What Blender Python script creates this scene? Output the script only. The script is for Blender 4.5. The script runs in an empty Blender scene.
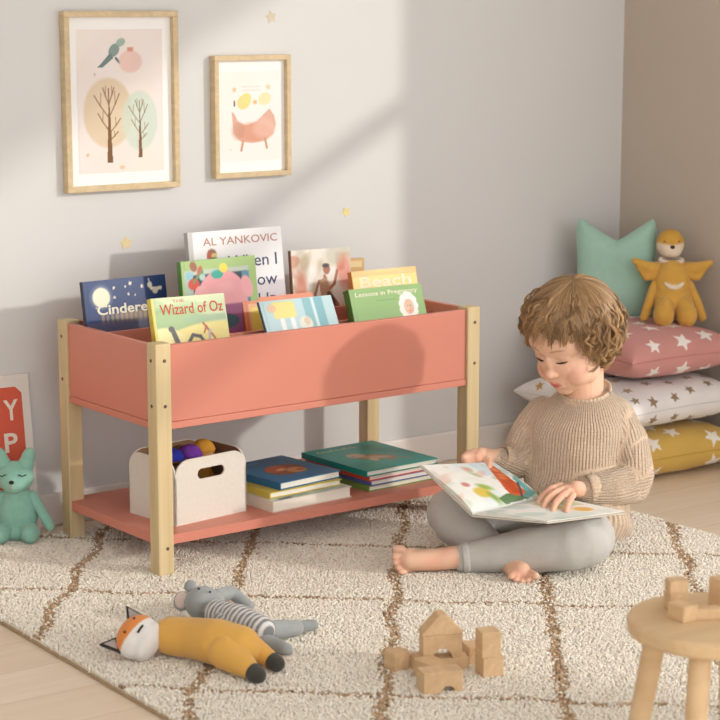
import bpy, math, random
import numpy as np
from mathutils import Vector, Matrix

random.seed(7)
rng = np.random.default_rng(7)
scene = bpy.context.scene
COL = scene.collection
PI = math.pi

# ------------------------------------------------------------------ camera numbers (measured from the room)
FPX, PITCH, YAW = 1969.06, 0.1785, 0.6158
CAM = np.array([-1.0234, -3.7051, 1.0819])


def ray(u, v):
    x = (u - 360) / FPX
    y = -(v - 360) / FPX
    cp, sp = math.cos(PITCH), math.sin(PITCH)
    fwd = cp + y * sp
    up = y * cp - sp
    cy, sy = math.cos(YAW), math.sin(YAW)
    return np.array([fwd * sy + x * cy, fwd * cy - x * sy, up])


def at(u, v, d):
    """point of the room seen at (u, v) at depth d"""
    return CAM + ray(u, v) * d


def atz(u, v, z):
    """point of the room seen at (u, v) at height z"""
    r = ray(u, v)
    return CAM + r * ((z - CAM[2]) / r[2])


def aty(u, v, y):
    r = ray(u, v)
    return CAM + r * ((y - CAM[1]) / r[1])


VR = np.array([math.cos(YAW), -math.sin(YAW), 0.0])   # horizontal right
VB = np.array([math.sin(YAW), math.cos(YAW), 0.0])    # horizontal away
VZ = np.array([0, 0, 1.0])


def rbz(r, b, z):
    return VR * r + VB * b + VZ * z


# ------------------------------------------------------------------ colours and materials
def lin(c):
    c = np.asarray(c, float)
    if c.max() > 1.001:
        c = c / 255.0
    return np.where(c <= 0.04045, c / 12.92, ((c + 0.055) / 1.055) ** 2.4)


def rgba(c):
    l = lin(c)
    return (float(l[0]), float(l[1]), float(l[2]), 1.0)


def new_mat(name, rough=0.6, spec=0.3, sheen=0.0):
    m = bpy.data.materials.new(name)
    m.use_nodes = True
    nt = m.node_tree
    b = nt.nodes['Principled BSDF']
    b.inputs['Roughness'].default_value = rough
    b.inputs['Specular IOR Level'].default_value = spec
    if sheen:
        b.inputs['Sheen Weight'].default_value = sheen
        b.inputs['Sheen Roughness'].default_value = 0.5
    return m, nt, b


def add_bump(nt, b, height_socket, strength=0.3, dist=0.002):
    bp = nt.nodes.new('ShaderNodeBump')
    bp.inputs['Strength'].default_value = strength
    bp.inputs['Distance'].default_value = dist
    nt.links.new(height_socket, bp.inputs['Height'])
    nt.links.new(bp.outputs['Normal'], b.inputs['Normal'])
    return bp


def noise_node(nt, scale, detail=3.0, coord='Object', stretch=(1, 1, 1), rot=(0, 0, 0)):
    tc = nt.nodes.new('ShaderNodeTexCoord')
    mp = nt.nodes.new('ShaderNodeMapping')
    mp.inputs['Scale'].default_value = stretch
    mp.inputs['Rotation'].default_value = rot
    nt.links.new(tc.outputs[coord], mp.inputs['Vector'])
    n = nt.nodes.new('ShaderNodeTexNoise')
    n.inputs['Scale'].default_value = scale
    n.inputs['Detail'].default_value = detail
    nt.links.new(mp.outputs['Vector'], n.inputs['Vector'])
    return n


def mix_col(nt, fac, c1, c2):
    mx = nt.nodes.new('ShaderNodeMix')
    mx.data_type = 'RGBA'
    for k, c in ((6, c1), (7, c2)):
        if isinstance(c, bpy.types.NodeSocket):
            nt.links.new(c, mx.inputs[k])
        else:
            mx.inputs[k].default_value = rgba(c)
    if isinstance(fac, bpy.types.NodeSocket):
        nt.links.new(fac, mx.inputs[0])
    else:
        mx.inputs[0].default_value = fac
    return mx.outputs[2]


def ramp(nt, sock, lo, hi):
    r = nt.nodes.new('ShaderNodeMapRange')
    r.inputs['From Min'].default_value = lo
    r.inputs['From Max'].default_value = hi
    nt.links.new(sock, r.inputs['Value'])
    return r.outputs['Result']


def plain(name, c, rough=0.6, spec=0.3, var=0.05, scale=40, bump=0.0, bdist=0.001, sheen=0.0, bscale=None):
    """one colour with a light mottling"""
    m, nt, b = new_mat(name, rough, spec, sheen)
    c = np.asarray(c, float)
    n = noise_node(nt, scale)
    out = mix_col(nt, n.outputs['Fac'], c * (1 - var), np.minimum(c * (1 + var), 255))
    nt.links.new(out, b.inputs['Base Color'])
    if bump:
        n2 = noise_node(nt, bscale or scale * 4, 4)
        add_bump(nt, b, n2.outputs['Fac'], bump, bdist)
    return m


def wood(name, c1, c2, stretch=(1, 1, 0.06), scale=60, rough=0.5, spec=0.3):
    m, nt, b = new_mat(name, rough, spec)
    n = noise_node(nt, scale, 5, 'Object', stretch)
    n.inputs['Distortion'].default_value = 0.6
    n2 = noise_node(nt, scale * 0.25, 2, 'Object', stretch)
    o = mix_col(nt, ramp(nt, n.outputs['Fac'], 0.3, 0.7), c1, c2)
    c3 = np.asarray(c1, float) * 0.9
    o2 = mix_col(nt, ramp(nt, n2.outputs['Fac'], 0.5, 0.75), o, c3)
    nt.links.new(o2, b.inputs['Base Color'])
    add_bump(nt, b, n.outputs['Fac'], 0.08, 0.001)
    return m


def painted(name, rough=0.5, spec=0.3, bump=0.0, bscale=600, bdist=0.0008, sheen=0.0, rib=0.0, ribdist=0.002):
    """colour from the mesh's own colour attribute (print, dye)"""
    m, nt, b = new_mat(name, rough, spec, sheen)
    a = nt.nodes.new('ShaderNodeAttribute')
    a.attribute_name = 'Col'
    nt.links.new(a.outputs['Color'], b.inputs['Base Color'])
    if bump:
        n = noise_node(nt, bscale, 3)
        add_bump(nt, b, n.outputs['Fac'], bump, bdist)
    return m


# ------------------------------------------------------------------ objects
WORLD = {}          # thing name -> matrix


def set_props(o, label=None, cat=None, group=None, kind=None):
    if label:
        o['label'] = label
    if cat:
        o['category'] = cat
    if group:
        o['group'] = group
    if kind:
        o['kind'] = kind


def thing(name, label, cat, M=None, group=None):
    o = bpy.data.objects.new(name, None)
    COL.objects.link(o)
    o.empty_display_size = 0.03
    if M is None:
        M = Matrix.Identity(4)
    elif not isinstance(M, Matrix):
        M = Matrix.Translation(Vector([float(x) for x in M]))
    o.matrix_world = M
    WORLD[o.name] = M.copy()
    set_props(o, label, cat, group)
    return o


def frame_matrix(origin, ex, ey):
    ex = np.asarray(ex, float)
    ex = ex / np.linalg.norm(ex)
    ey = np.asarray(ey, float)
    ey = ey - ex * (ex @ ey)
    ey = ey / np.linalg.norm(ey)
    ez = np.cross(ex, ey)
    M = Matrix.Identity(4)
    for i in range(3):
        M[i][0], M[i][1], M[i][2], M[i][3] = float(ex[i]), float(ey[i]), float(ez[i]), float(origin[i])
    return M


def npm(M):
    return np.array([list(r) for r in M])


def xf(M, V):
    A = npm(M) if isinstance(M, Matrix) else M
    return np.asarray(V, float) @ A[:3, :3].T + A[:3, 3]


def mesh_data(name, V, F, smooth=False, col=None, midx=None, mats=(), attrs=None):
    me = bpy.data.meshes.new(name)
    V = np.asarray(V, np.float32)
    if isinstance(F, np.ndarray):
        k = F.shape[1]
        nf = len(F)
        me.vertices.add(len(V))
        me.vertices.foreach_set('co', V.ravel())
        me.loops.add(nf * k)
        me.loops.foreach_set('vertex_index', F.astype(np.int32).ravel())
        me.polygons.add(nf)
        me.polygons.foreach_set('loop_start', np.arange(0, nf * k, k, dtype=np.int32))
        me.update(calc_edges=True)
    else:
        me.from_pydata([tuple(map(float, p)) for p in V], [], [tuple(int(i) for i in f) for f in F])
        me.update()
    for mt in mats:
        me.materials.append(mt)
    if midx is not None:
        me.polygons.foreach_set('material_index', np.asarray(midx, np.int32))
    me.polygons.foreach_set('use_smooth', np.full(len(me.polygons), bool(smooth)))
    if col is not None:
        a = me.attributes.new('Col', 'FLOAT_COLOR', 'POINT')
        c = np.ones((len(V), 4), np.float32)
        c[:, :3] = lin(np.clip(col, 0, 1))
        a.data.foreach_set('color', c.ravel())
    for k, vals in (attrs or {}).items():
        a = me.attributes.new(k, 'FLOAT', 'POINT')
        a.data.foreach_set('value', np.asarray(vals, np.float32))
    me.update()
    return me


def make(name, V, F, mat, parent=None, world=False, smooth=False, col=None, midx=None, attrs=None, bevel=0.0, segs=2):
    """one mesh object; V in the parent's frame, or in world coordinates with world=True"""
    if parent is not None and world:
        V = xf(full_matrix(parent).inverted(), V)
    mats = mat if isinstance(mat, (list, tuple)) else [mat]
    me = mesh_data(name, V, F, smooth, col, midx, mats, attrs)
    o = bpy.data.objects.new(name, me)
    COL.objects.link(o)
    if parent is not None:
        o.parent = parent
    if bevel:
        md = o.modifiers.new('bevel', 'BEVEL')
        md.width = bevel
        md.segments = segs
        md.limit_method = 'ANGLE'
        md.angle_limit = 0.6
        md.harden_normals = False
    return o


def full_matrix(o):
    M = Matrix.Identity(4)
    while o is not None:
        M = (WORLD[o.name] if o.name in WORLD else o.matrix_basis) @ M
        o = o.parent
    return M


def join(*meshes):
    """[(V, F), ...] -> V, F"""
    Vs, Fs, n = [], [], 0
    for V, F in meshes:
        Vs.append(np.asarray(V, float))
        Fs += [tuple(i + n for i in f) for f in F]
        n += len(V)
    return np.vstack(Vs), Fs


def box(lo, hi):
    x0, y0, z0 = lo
    x1, y1, z1 = hi
    V = [(x0, y0, z0), (x1, y0, z0), (x1, y1, z0), (x0, y1, z0), (x0, y0, z1), (x1, y0, z1), (x1, y1, z1), (x0, y1, z1)]
    F = [(0, 3, 2, 1), (4, 5, 6, 7), (0, 1, 5, 4), (1, 2, 6, 5), (2, 3, 7, 6), (3, 0, 4, 7)]
    return np.array(V, float), F


def ellipsoid(c, r, axes=None, nu=24, nv=14):
    V, F = [], []
    A = np.eye(3) if axes is None else np.asarray(axes, float)   # rows = axes
    for j in range(nv + 1):
        th = PI * j / nv
        for i in range(nu):
            ph = 2 * PI * i / nu
            V.append((math.sin(th) * math.cos(ph), math.sin(th) * math.sin(ph), math.cos(th)))
    for j in range(nv):
        for i in range(nu):
            a, b = j * nu + i, j * nu + (i + 1) % nu
            F.append((a, a + nu, b + nu, b))
    V = np.array(V) * np.asarray(r, float)
    return V @ A + np.asarray(c, float), F


def perp(d):
    d = np.asarray(d, float)
    d = d / np.linalg.norm(d)
    a = np.array([0, 0, 1.0]) if abs(d[2]) < 0.9 else np.array([1.0, 0, 0])
    x = np.cross(a, d)
    x /= np.linalg.norm(x)
    return d, x, np.cross(d, x)


def frustum(p, q, r0, r1, n=20):
    p, q = np.asarray(p, float), np.asarray(q, float)
    d, x, y = perp(q - p)
    V, F = [], []
    for (c, r) in ((p, r0), (q, r1)):
        for i in range(n):
            a = 2 * PI * i / n
            V.append(c + r * (math.cos(a) * x + math.sin(a) * y))
    for i in range(n):
        F.append((i, (i + 1) % n, n + (i + 1) % n, n + i))
    F.append(tuple(range(n))[::-1])
    F.append(tuple(range(n, 2 * n)))
    return np.array(V), F


def chain(pts):
    """[(point, radius), ...] -> overlapping spheres and cones"""
    out = []
    for (p, r) in pts:
        out.append(ellipsoid(p, (r, r, r), nu=20, nv=12))
    for (p, r), (q, s) in zip(pts[:-1], pts[1:]):
        if np.linalg.norm(np.asarray(q) - np.asarray(p)) > 1e-5:
            out.append(frustum(p, q, r, s))
    return join(*out)


def loft(secs, n=32):
    """[(centre, ax, ay)] with ax, ay the half-axis vectors -> closed tube"""
    V, F = [], []
    for (c, ax, ay) in secs:
        for i in range(n):
            a = 2 * PI * i / n
            V.append(np.asarray(c) + math.cos(a) * np.asarray(ax) + math.sin(a) * np.asarray(ay))
    k = len(secs)
    for j in range(k - 1):
        for i in range(n):
            a, b = j * n + i, j * n + (i + 1) % n
            F.append((a, b, b + n, a + n))
    F.append(tuple(range(n))[::-1])
    F.append(tuple(range((k - 1) * n, k * n)))
    return np.array(V), F


def tube(path, r, n=8, closed=False):
    path = [np.asarray(p, float) for p in path]
    k = len(path)
    rr = r if hasattr(r, '__len__') else [r] * k
    V, F = [], []
    px = None
    for i, p in enumerate(path):
        if closed:
            d = path[(i + 1) % k] - path[i - 1]
        else:
            d = path[min(i + 1, k - 1)] - path[max(i - 1, 0)]
        d = d / (np.linalg.norm(d) + 1e-12)
        if px is None:
            _, x, y = perp(d)
        else:
            x = px - d * (px @ d)
            x /= np.linalg.norm(x) + 1e-12
            y = np.cross(d, x)
        px = x
        for j in range(n):
            a = 2 * PI * j / n
            V.append(p + rr[i] * (math.cos(a) * x + math.sin(a) * y))
    for i in range(k if closed else k - 1):
        for j in range(n):
            a, b = i * n + j, i * n + (j + 1) % n
            c, d2 = ((i + 1) % k) * n + (j + 1) % n, ((i + 1) % k) * n + j
            F.append((a, b, c, d2))
    if not closed:
        F.append(tuple(range(n))[::-1])
        F.append(tuple(range((k - 1) * n, k * n)))
    return np.array(V), F


def lathe(profile, n=40, c=(0, 0, 0)):
    """[(r, z), ...] round z"""
    V, F = [], []
    for (r, z) in profile:
        for i in range(n):
            a = 2 * PI * i / n
            V.append((c[0] + r * math.cos(a), c[1] + r * math.sin(a), c[2] + z))
    k = len(profile)
    for j in range(k - 1):
        for i in range(n):
            a, b = j * n + i, j * n + (i + 1) % n
            F.append((a, b, b + n, a + n))
    F.append(tuple(range(n))[::-1])
    F.append(tuple(range((k - 1) * n, k * n)))
    return np.array(V), F


def remesh(VF, voxel=0.003, smooth=6, factor=0.5):
    """union of closed overlapping shapes as one smooth skin -> V, F (quads)"""
    V, F = VF
    me = mesh_data('tmp', V, F)
    o = bpy.data.objects.new('tmp', me)
    COL.objects.link(o)
    md = o.modifiers.new('r', 'REMESH')
    md.mode = 'VOXEL'
    md.voxel_size = voxel
    if smooth:
        s = o.modifiers.new('s', 'SMOOTH')
        s.factor = factor
        s.iterations = smooth
    dg = bpy.context.evaluated_depsgraph_get()
    ev = o.evaluated_get(dg)
    m2 = ev.to_mesh()
    n = len(m2.vertices)
    co = np.empty(n * 3, np.float32)
    m2.vertices.foreach_get('co', co)
    nf = len(m2.polygons)
    tot = np.empty(nf, np.int32)
    m2.polygons.foreach_get('loop_total', tot)
    li = np.empty(len(m2.loops), np.int32)
    m2.loops.foreach_get('vertex_index', li)
    if (tot == 4).all():
        Fo = li.reshape(-1, 4)
    else:
        Fo, k = [], 0
        for t in tot:
            Fo.append(tuple(li[k:k + t]))
            k += t
    nn = np.empty(n * 3, np.float32)
    m2.vertices.foreach_get('normal', nn)
    ev.to_mesh_clear()
    bpy.data.objects.remove(o)
    bpy.data.meshes.remove(me)
    return co.reshape(-1, 3).astype(float), Fo, nn.reshape(-1, 3).astype(float)


def waves(P, seed=0, freq=30.0, n=6):
    """smooth pseudo-random field in -1..1"""
    r = np.random.default_rng(seed)
    out = np.zeros(len(P))
    for _ in range(n):
        d = r.normal(size=3)
        d /= np.linalg.norm(d)
        out += np.sin(P @ (d * freq * r.uniform(0.6, 1.6)) + r.uniform(0, 6.28))
    return out / n ** 0.5 / 1.2


def grid(nx, ny, w, h):
    """flat grid in x, y from 0..w, 0..h -> V, F(array), u, v"""
    xs = np.linspace(0, 1, nx)
    ys = np.linspace(0, 1, ny)
    U, Vv = np.meshgrid(xs, ys)
    u, v = U.ravel(), Vv.ravel()
    V = np.stack([u * w, v * h, np.zeros_like(u)], 1)
    i = np.arange(nx - 1)[None, :] + np.arange(ny - 1)[:, None] * nx
    i = i.ravel()
    F = np.stack([i, i + 1, i + 1 + nx, i + nx], 1)
    return V, F, u, v


def text_mesh(body, height, bold=0.0, shear=0.0, spacing=1.0):
    cu = bpy.data.curves.new('tmp', 'FONT')
    cu.body = body
    cu.size = 1.0
    cu.offset = bold
    cu.shear = shear
    cu.space_character = spacing
    cu.resolution_u = 3
    o = bpy.data.objects.new('tmp', cu)
    COL.objects.link(o)
    dg = bpy.context.evaluated_depsgraph_get()
    ev = o.evaluated_get(dg)
    m = ev.to_mesh()
    V = np.array([v.co[:] for v in m.vertices])
    F = [tuple(p.vertices) for p in m.polygons]
    ev.to_mesh_clear()
    bpy.data.objects.remove(o)
    bpy.data.curves.remove(cu)
    lo, hi = V.min(0), V.max(0)
    V = V - lo
    V *= height / (hi[1] - lo[1])
    V[:, 2] = 0
    return V, F


def lettering(name, body, mat, parent, x, y, z, height, width=None, bold=0.0, shear=0.0, spacing=1.0, rot=0.0, world=False):
    V, F = text_mesh(body, height, bold, shear, spacing)
    if width:
        V[:, 0] *= width / max(V[:, 0].max(), 1e-6)
    c, s = math.cos(rot), math.sin(rot)
    W2 = np.stack([V[:, 0] * c - V[:, 1] * s + x, V[:, 0] * s + V[:, 1] * c + y, np.full(len(V), z)], 1)
    return make(name, W2, F, mat, parent)


# ------------------------------------------------------------------ print painting (colour per point of a printed sheet)
def sm(d, e=0.01):
    return np.clip(0.5 - d / (2 * e), 0, 1)


class Sheet:
    def __init__(s, u, v, w, h, base):
        s.x, s.y, s.w, s.h = u * w, v * h, w, h
        s.c = np.tile(np.asarray(base, float) / 255.0, (len(u), 1))
        s.e = 0.0009

    def put(s, m, c, a=1.0):
        m = (m * a)[:, None]
        s.c = s.c * (1 - m) + np.asarray(c, float) / 255.0 * m

    def ell(s, cx, cy, rx, ry, c, a=1.0, rot=0.0, soft=None):
        X, Y = s.x - cx * s.w, s.y - cy * s.h
        cr, sr = math.cos(rot), math.sin(rot)
        X, Y = X * cr + Y * sr, -X * sr + Y * cr
        rx, ry = rx * s.w, ry * s.w
        d = (np.sqrt((X / rx) ** 2 + (Y / ry) ** 2) - 1) * min(rx, ry)
        s.put(sm(d, soft or s.e), c, a)

    def rect(s, x0, y0, x1, y1, c, a=1.0, r=0.0):
        cx, cy = (x0 + x1) / 2 * s.w, (y0 + y1) / 2 * s.h
        hx, hy = (x1 - x0) / 2 * s.w - r, (y1 - y0) / 2 * s.h - r
        qx, qy = np.abs(s.x - cx) - hx, np.abs(s.y - cy) - hy
        d = np.sqrt(np.maximum(qx, 0) ** 2 + np.maximum(qy, 0) ** 2) + np.minimum(np.maximum(qx, qy), 0) - r
        s.put(sm(d, s.e), c, a)

    def line(s, pts, wd, c, a=1.0):
        for (p, q) in zip(pts[:-1], pts[1:]):
            ax, ay, bx, by = p[0] * s.w, p[1] * s.h, q[0] * s.w, q[1] * s.h
            dx, dy = bx - ax, by - ay
            t = np.clip(((s.x - ax) * dx + (s.y - ay) * dy) / (dx * dx + dy * dy + 1e-12), 0, 1)
            d = np.hypot(s.x - ax - t * dx, s.y - ay - t * dy) - wd * s.w
            s.put(sm(d, s.e), c, a)

    def poly(s, pts, c, a=1.0):
        inside = np.zeros(len(s.x), bool)
        P = [(p[0] * s.w, p[1] * s.h) for p in pts]
        for (x0, y0), (x1, y1) in zip(P, P[1:] + P[:1]):
            if y0 != y1:
                inside ^= ((y0 > s.y) != (y1 > s.y)) & (s.x < (x1 - x0) * (s.y - y0) / (y1 - y0) + x0)
        s.put(inside.astype(float), c, a)

    def star(s, cx, cy, r, c, rot=0.0, k=0.45, a=1.0, n=5):
        pts = []
        for i in range(2 * n):
            q = rot + PI / 2 + i * PI / n
            rr = r if i % 2 == 0 else r * k
            pts.append((cx + rr * math.cos(q), cy + rr * s.w / s.h * math.sin(q)))
        s.poly(pts, c, a)

    def mottle(s, c, freq, amt, seed=0, cut=0.0):
        P = np.stack([s.x, s.y, np.zeros_like(s.x)], 1)
        m = np.clip((waves(P, seed, freq) - cut) * 2, 0, 1)
        s.put(m, c, amt)


def star_pts(r, k=0.45, rot=0.0, n=5):
    return [((r if i % 2 == 0 else r * k) * math.cos(rot + PI / 2 + i * PI / n), (r if i % 2 == 0 else r * k) * math.sin(rot + PI / 2 + i * PI / n)) for i in range(2 * n)]


def prism(pts, z0, z1):
    n = len(pts)
    V = [(p[0], p[1], z0) for p in pts] + [(p[0], p[1], z1) for p in pts]
    F = [tuple(range(n))[::-1], tuple(range(n, 2 * n))] + [(i, (i + 1) % n, n + (i + 1) % n, n + i) for i in range(n)]
    return np.array(V, float), F


def plate(outer, holes, t):
    """flat board with holes, in x, y, thickness t along z (0..t)"""
    cu = bpy.data.curves.new('tmp', 'CURVE')
    cu.dimensions = '2D'
    cu.fill_mode = 'BOTH'
    cu.extrude = t / 2
    for loop in [outer] + list(holes):
        sp = cu.splines.new('POLY')
        sp.points.add(len(loop) - 1)
        for p, q in zip(sp.points, loop):
            p.co = (q[0], q[1], 0, 1)
        sp.use_cyclic_u = True
    o = bpy.data.objects.new('tmp', cu)
    COL.objects.link(o)
    ev = o.evaluated_get(bpy.context.evaluated_depsgraph_get())
    m = ev.to_mesh()
    V = np.array([v.co[:] for v in m.vertices])
    F = [tuple(p.vertices) for p in m.polygons]
    ev.to_mesh_clear()
    bpy.data.objects.remove(o)
    bpy.data.curves.remove(cu)
    V[:, 2] += t / 2
    return V, F


def rrect(x0, y0, x1, y1, r, n=6, corners=(1, 1, 1, 1)):
    pts = []
    for k, (cx, cy, a0) in enumerate(((x1 - r, y0 + r, -PI / 2), (x1 - r, y1 - r, 0), (x0 + r, y1 - r, PI / 2), (x0 + r, y0 + r, PI))):
        if corners[k]:
            for i in range(n + 1):
                a = a0 + PI / 2 * i / n
                pts.append((cx + r * math.cos(a), cy + r * math.sin(a)))
        else:
            pts.append(((x1, y0), (x1, y1), (x0, y1), (x0, y0))[k])
    return pts
# ================================================================== the room
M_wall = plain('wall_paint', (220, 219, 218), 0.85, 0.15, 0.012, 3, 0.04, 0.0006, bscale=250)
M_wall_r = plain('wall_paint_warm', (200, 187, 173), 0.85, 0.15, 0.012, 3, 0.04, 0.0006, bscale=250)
M_base = plain('white_trim', (236, 230, 226), 0.5, 0.3, 0.01, 8)
M_glaze = plain('window_white', (235, 232, 228), 0.4, 0.3, 0.01, 8)

m, nt, b = new_mat('oak_planks', 0.42, 0.35)
tc = nt.nodes.new('ShaderNodeTexCoord')
br = nt.nodes.new('ShaderNodeTexBrick')
br.inputs['Scale'].default_value = 1.0
br.inputs['Brick Width'].default_value = 1.15
br.inputs['Row Height'].default_value = 0.135
br.inputs['Mortar Size'].default_value = 0.0008
br.inputs['Mortar Smooth'].default_value = 0.3
br.offset = 0.37
br.inputs['Color1'].default_value = rgba((246, 230, 208))
br.inputs['Color2'].default_value = rgba((240, 221, 197))
br.inputs['Mortar'].default_value = rgba((196, 170, 142))
nt.links.new(tc.outputs['Object'], br.inputs['Vector'])
g = noise_node(nt, 30, 5, 'Object', (0.12, 1.6, 1))
mixc = mix_col(nt, ramp(nt, g.outputs['Fac'], 0.35, 0.75), br.outputs['Color'], (228, 205, 178))
mm = nt.nodes.new('ShaderNodeMix')
mm.data_type = 'RGBA'
mm.inputs[0].default_value = 0.45
nt.links.new(br.outputs['Color'], mm.inputs[6])
nt.links.new(mixc, mm.inputs[7])
nt.links.new(mm.outputs[2], b.inputs['Base Color'])
add_bump(nt, b, br.outputs['Fac'], 0.25, -0.001)
M_floor = m

FZ = -0.012           # the floor; the rug's pile tops out at z = 0
XR = 2.41
SUN_AB, SUN_CB = 0.70, 0.38      # sun travels (-0.70, 1, -0.38)
H_ROOM = 2.4
WY0, WY1, WZ0, WZ1 = -3.55, -0.97, 0.24, 1.73


def structure(name, V, F, mat, bevel=0.0, label=None):
    o = make(name, V, F, mat, bevel=bevel)
    o['kind'] = 'structure'
    return o


structure('floor', *box((-2.6, -4.6, FZ - 0.05), (XR + 0.1, 0.1, FZ)), M_floor)
structure('wall_back', *box((-2.6, 0, FZ - 0.05), (XR + 0.1, 0.1, H_ROOM)), M_wall)
structure('wall_left', *box((-2.6, -4.6, FZ - 0.05), (-2.5, 0.0, H_ROOM)), M_wall)
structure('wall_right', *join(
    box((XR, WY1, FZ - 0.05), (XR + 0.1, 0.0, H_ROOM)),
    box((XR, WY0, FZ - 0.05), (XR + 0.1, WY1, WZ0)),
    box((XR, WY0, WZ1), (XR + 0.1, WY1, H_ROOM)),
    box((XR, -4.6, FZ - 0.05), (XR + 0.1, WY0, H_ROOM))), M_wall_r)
structure('ceiling', *box((-2.6, -4.6, H_ROOM), (XR + 0.1, 0.1, H_ROOM + 0.1)), M_wall)
wf = [box((XR + 0.005, WY0, WZ0), (XR + 0.045, WY0 + 0.05, WZ1)), box((XR + 0.005, WY1 - 0.03, WZ0), (XR + 0.045, WY1, WZ1)),
      box((XR + 0.005, WY0, WZ0), (XR + 0.045, WY1, WZ0 + 0.04)), box((XR + 0.005, WY0, WZ1 - 0.04), (XR + 0.045, WY1, WZ1)),
      box((XR + 0.005, WY0, 1.212), (XR + 0.045, WY1, 1.258))]
structure('window_1', *join(*wf), M_glaze, 0.004)


def skirting(name, x0, y0, x1, y1):
    structure(name, *box((x0, y0, FZ), (x1, y1, 0.06)), M_base, 0.004)


skirting('baseboard_back', -2.6, -0.012, XR, 0.0)
skirting('baseboard_right', XR - 0.012, -4.6, XR, -0.012)

# ------------------------------------------------------------------ daylight
sun = bpy.data.objects.new('sunlight', bpy.data.lights.new('sunlight', 'SUN'))
COL.objects.link(sun)
sun.data.energy = 1.24
sun.data.color = (1.0, 0.958, 0.875)
sun.data.angle = math.radians(2.2)
sun.rotation_euler = Vector((-SUN_AB, 1.0, -SUN_CB)).to_track_quat('-Z', 'Y').to_euler()
sun.location = (3.5, -4, 2.5)

w = bpy.data.worlds.new('daylight')
scene.world = w
w.use_nodes = True
wn = w.node_tree
bg = wn.nodes['Background']
bg.inputs['Color'].default_value = (1.0, 0.99, 0.98, 1)
bg.inputs['Strength'].default_value = 2.15

# ------------------------------------------------------------------ camera
cd = bpy.data.cameras.new('camera')
cam = bpy.data.objects.new('camera', cd)
COL.objects.link(cam)
cam.location = CAM
cam.rotation_euler = (PI / 2 - PITCH, 0, -YAW)
cd.sensor_fit = 'HORIZONTAL'
cd.sensor_width = 36
cd.lens = FPX / 720 * 36
cd.clip_start = 0.05
cd.dof.use_dof = True
cd.dof.focus_distance = 3.85
cd.dof.aperture_fstop = 6.5
scene.camera = cam
vs = scene.view_settings
vs.view_transform = 'Standard'
vs.look = 'None'
vs.gamma = 1
vs.use_curve_mapping = False
vs.exposure = 0.0

# ================================================================== rug
RX0, RX1, RY0, RY1 = 0.415, 1.855, -1.92, -0.098


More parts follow.
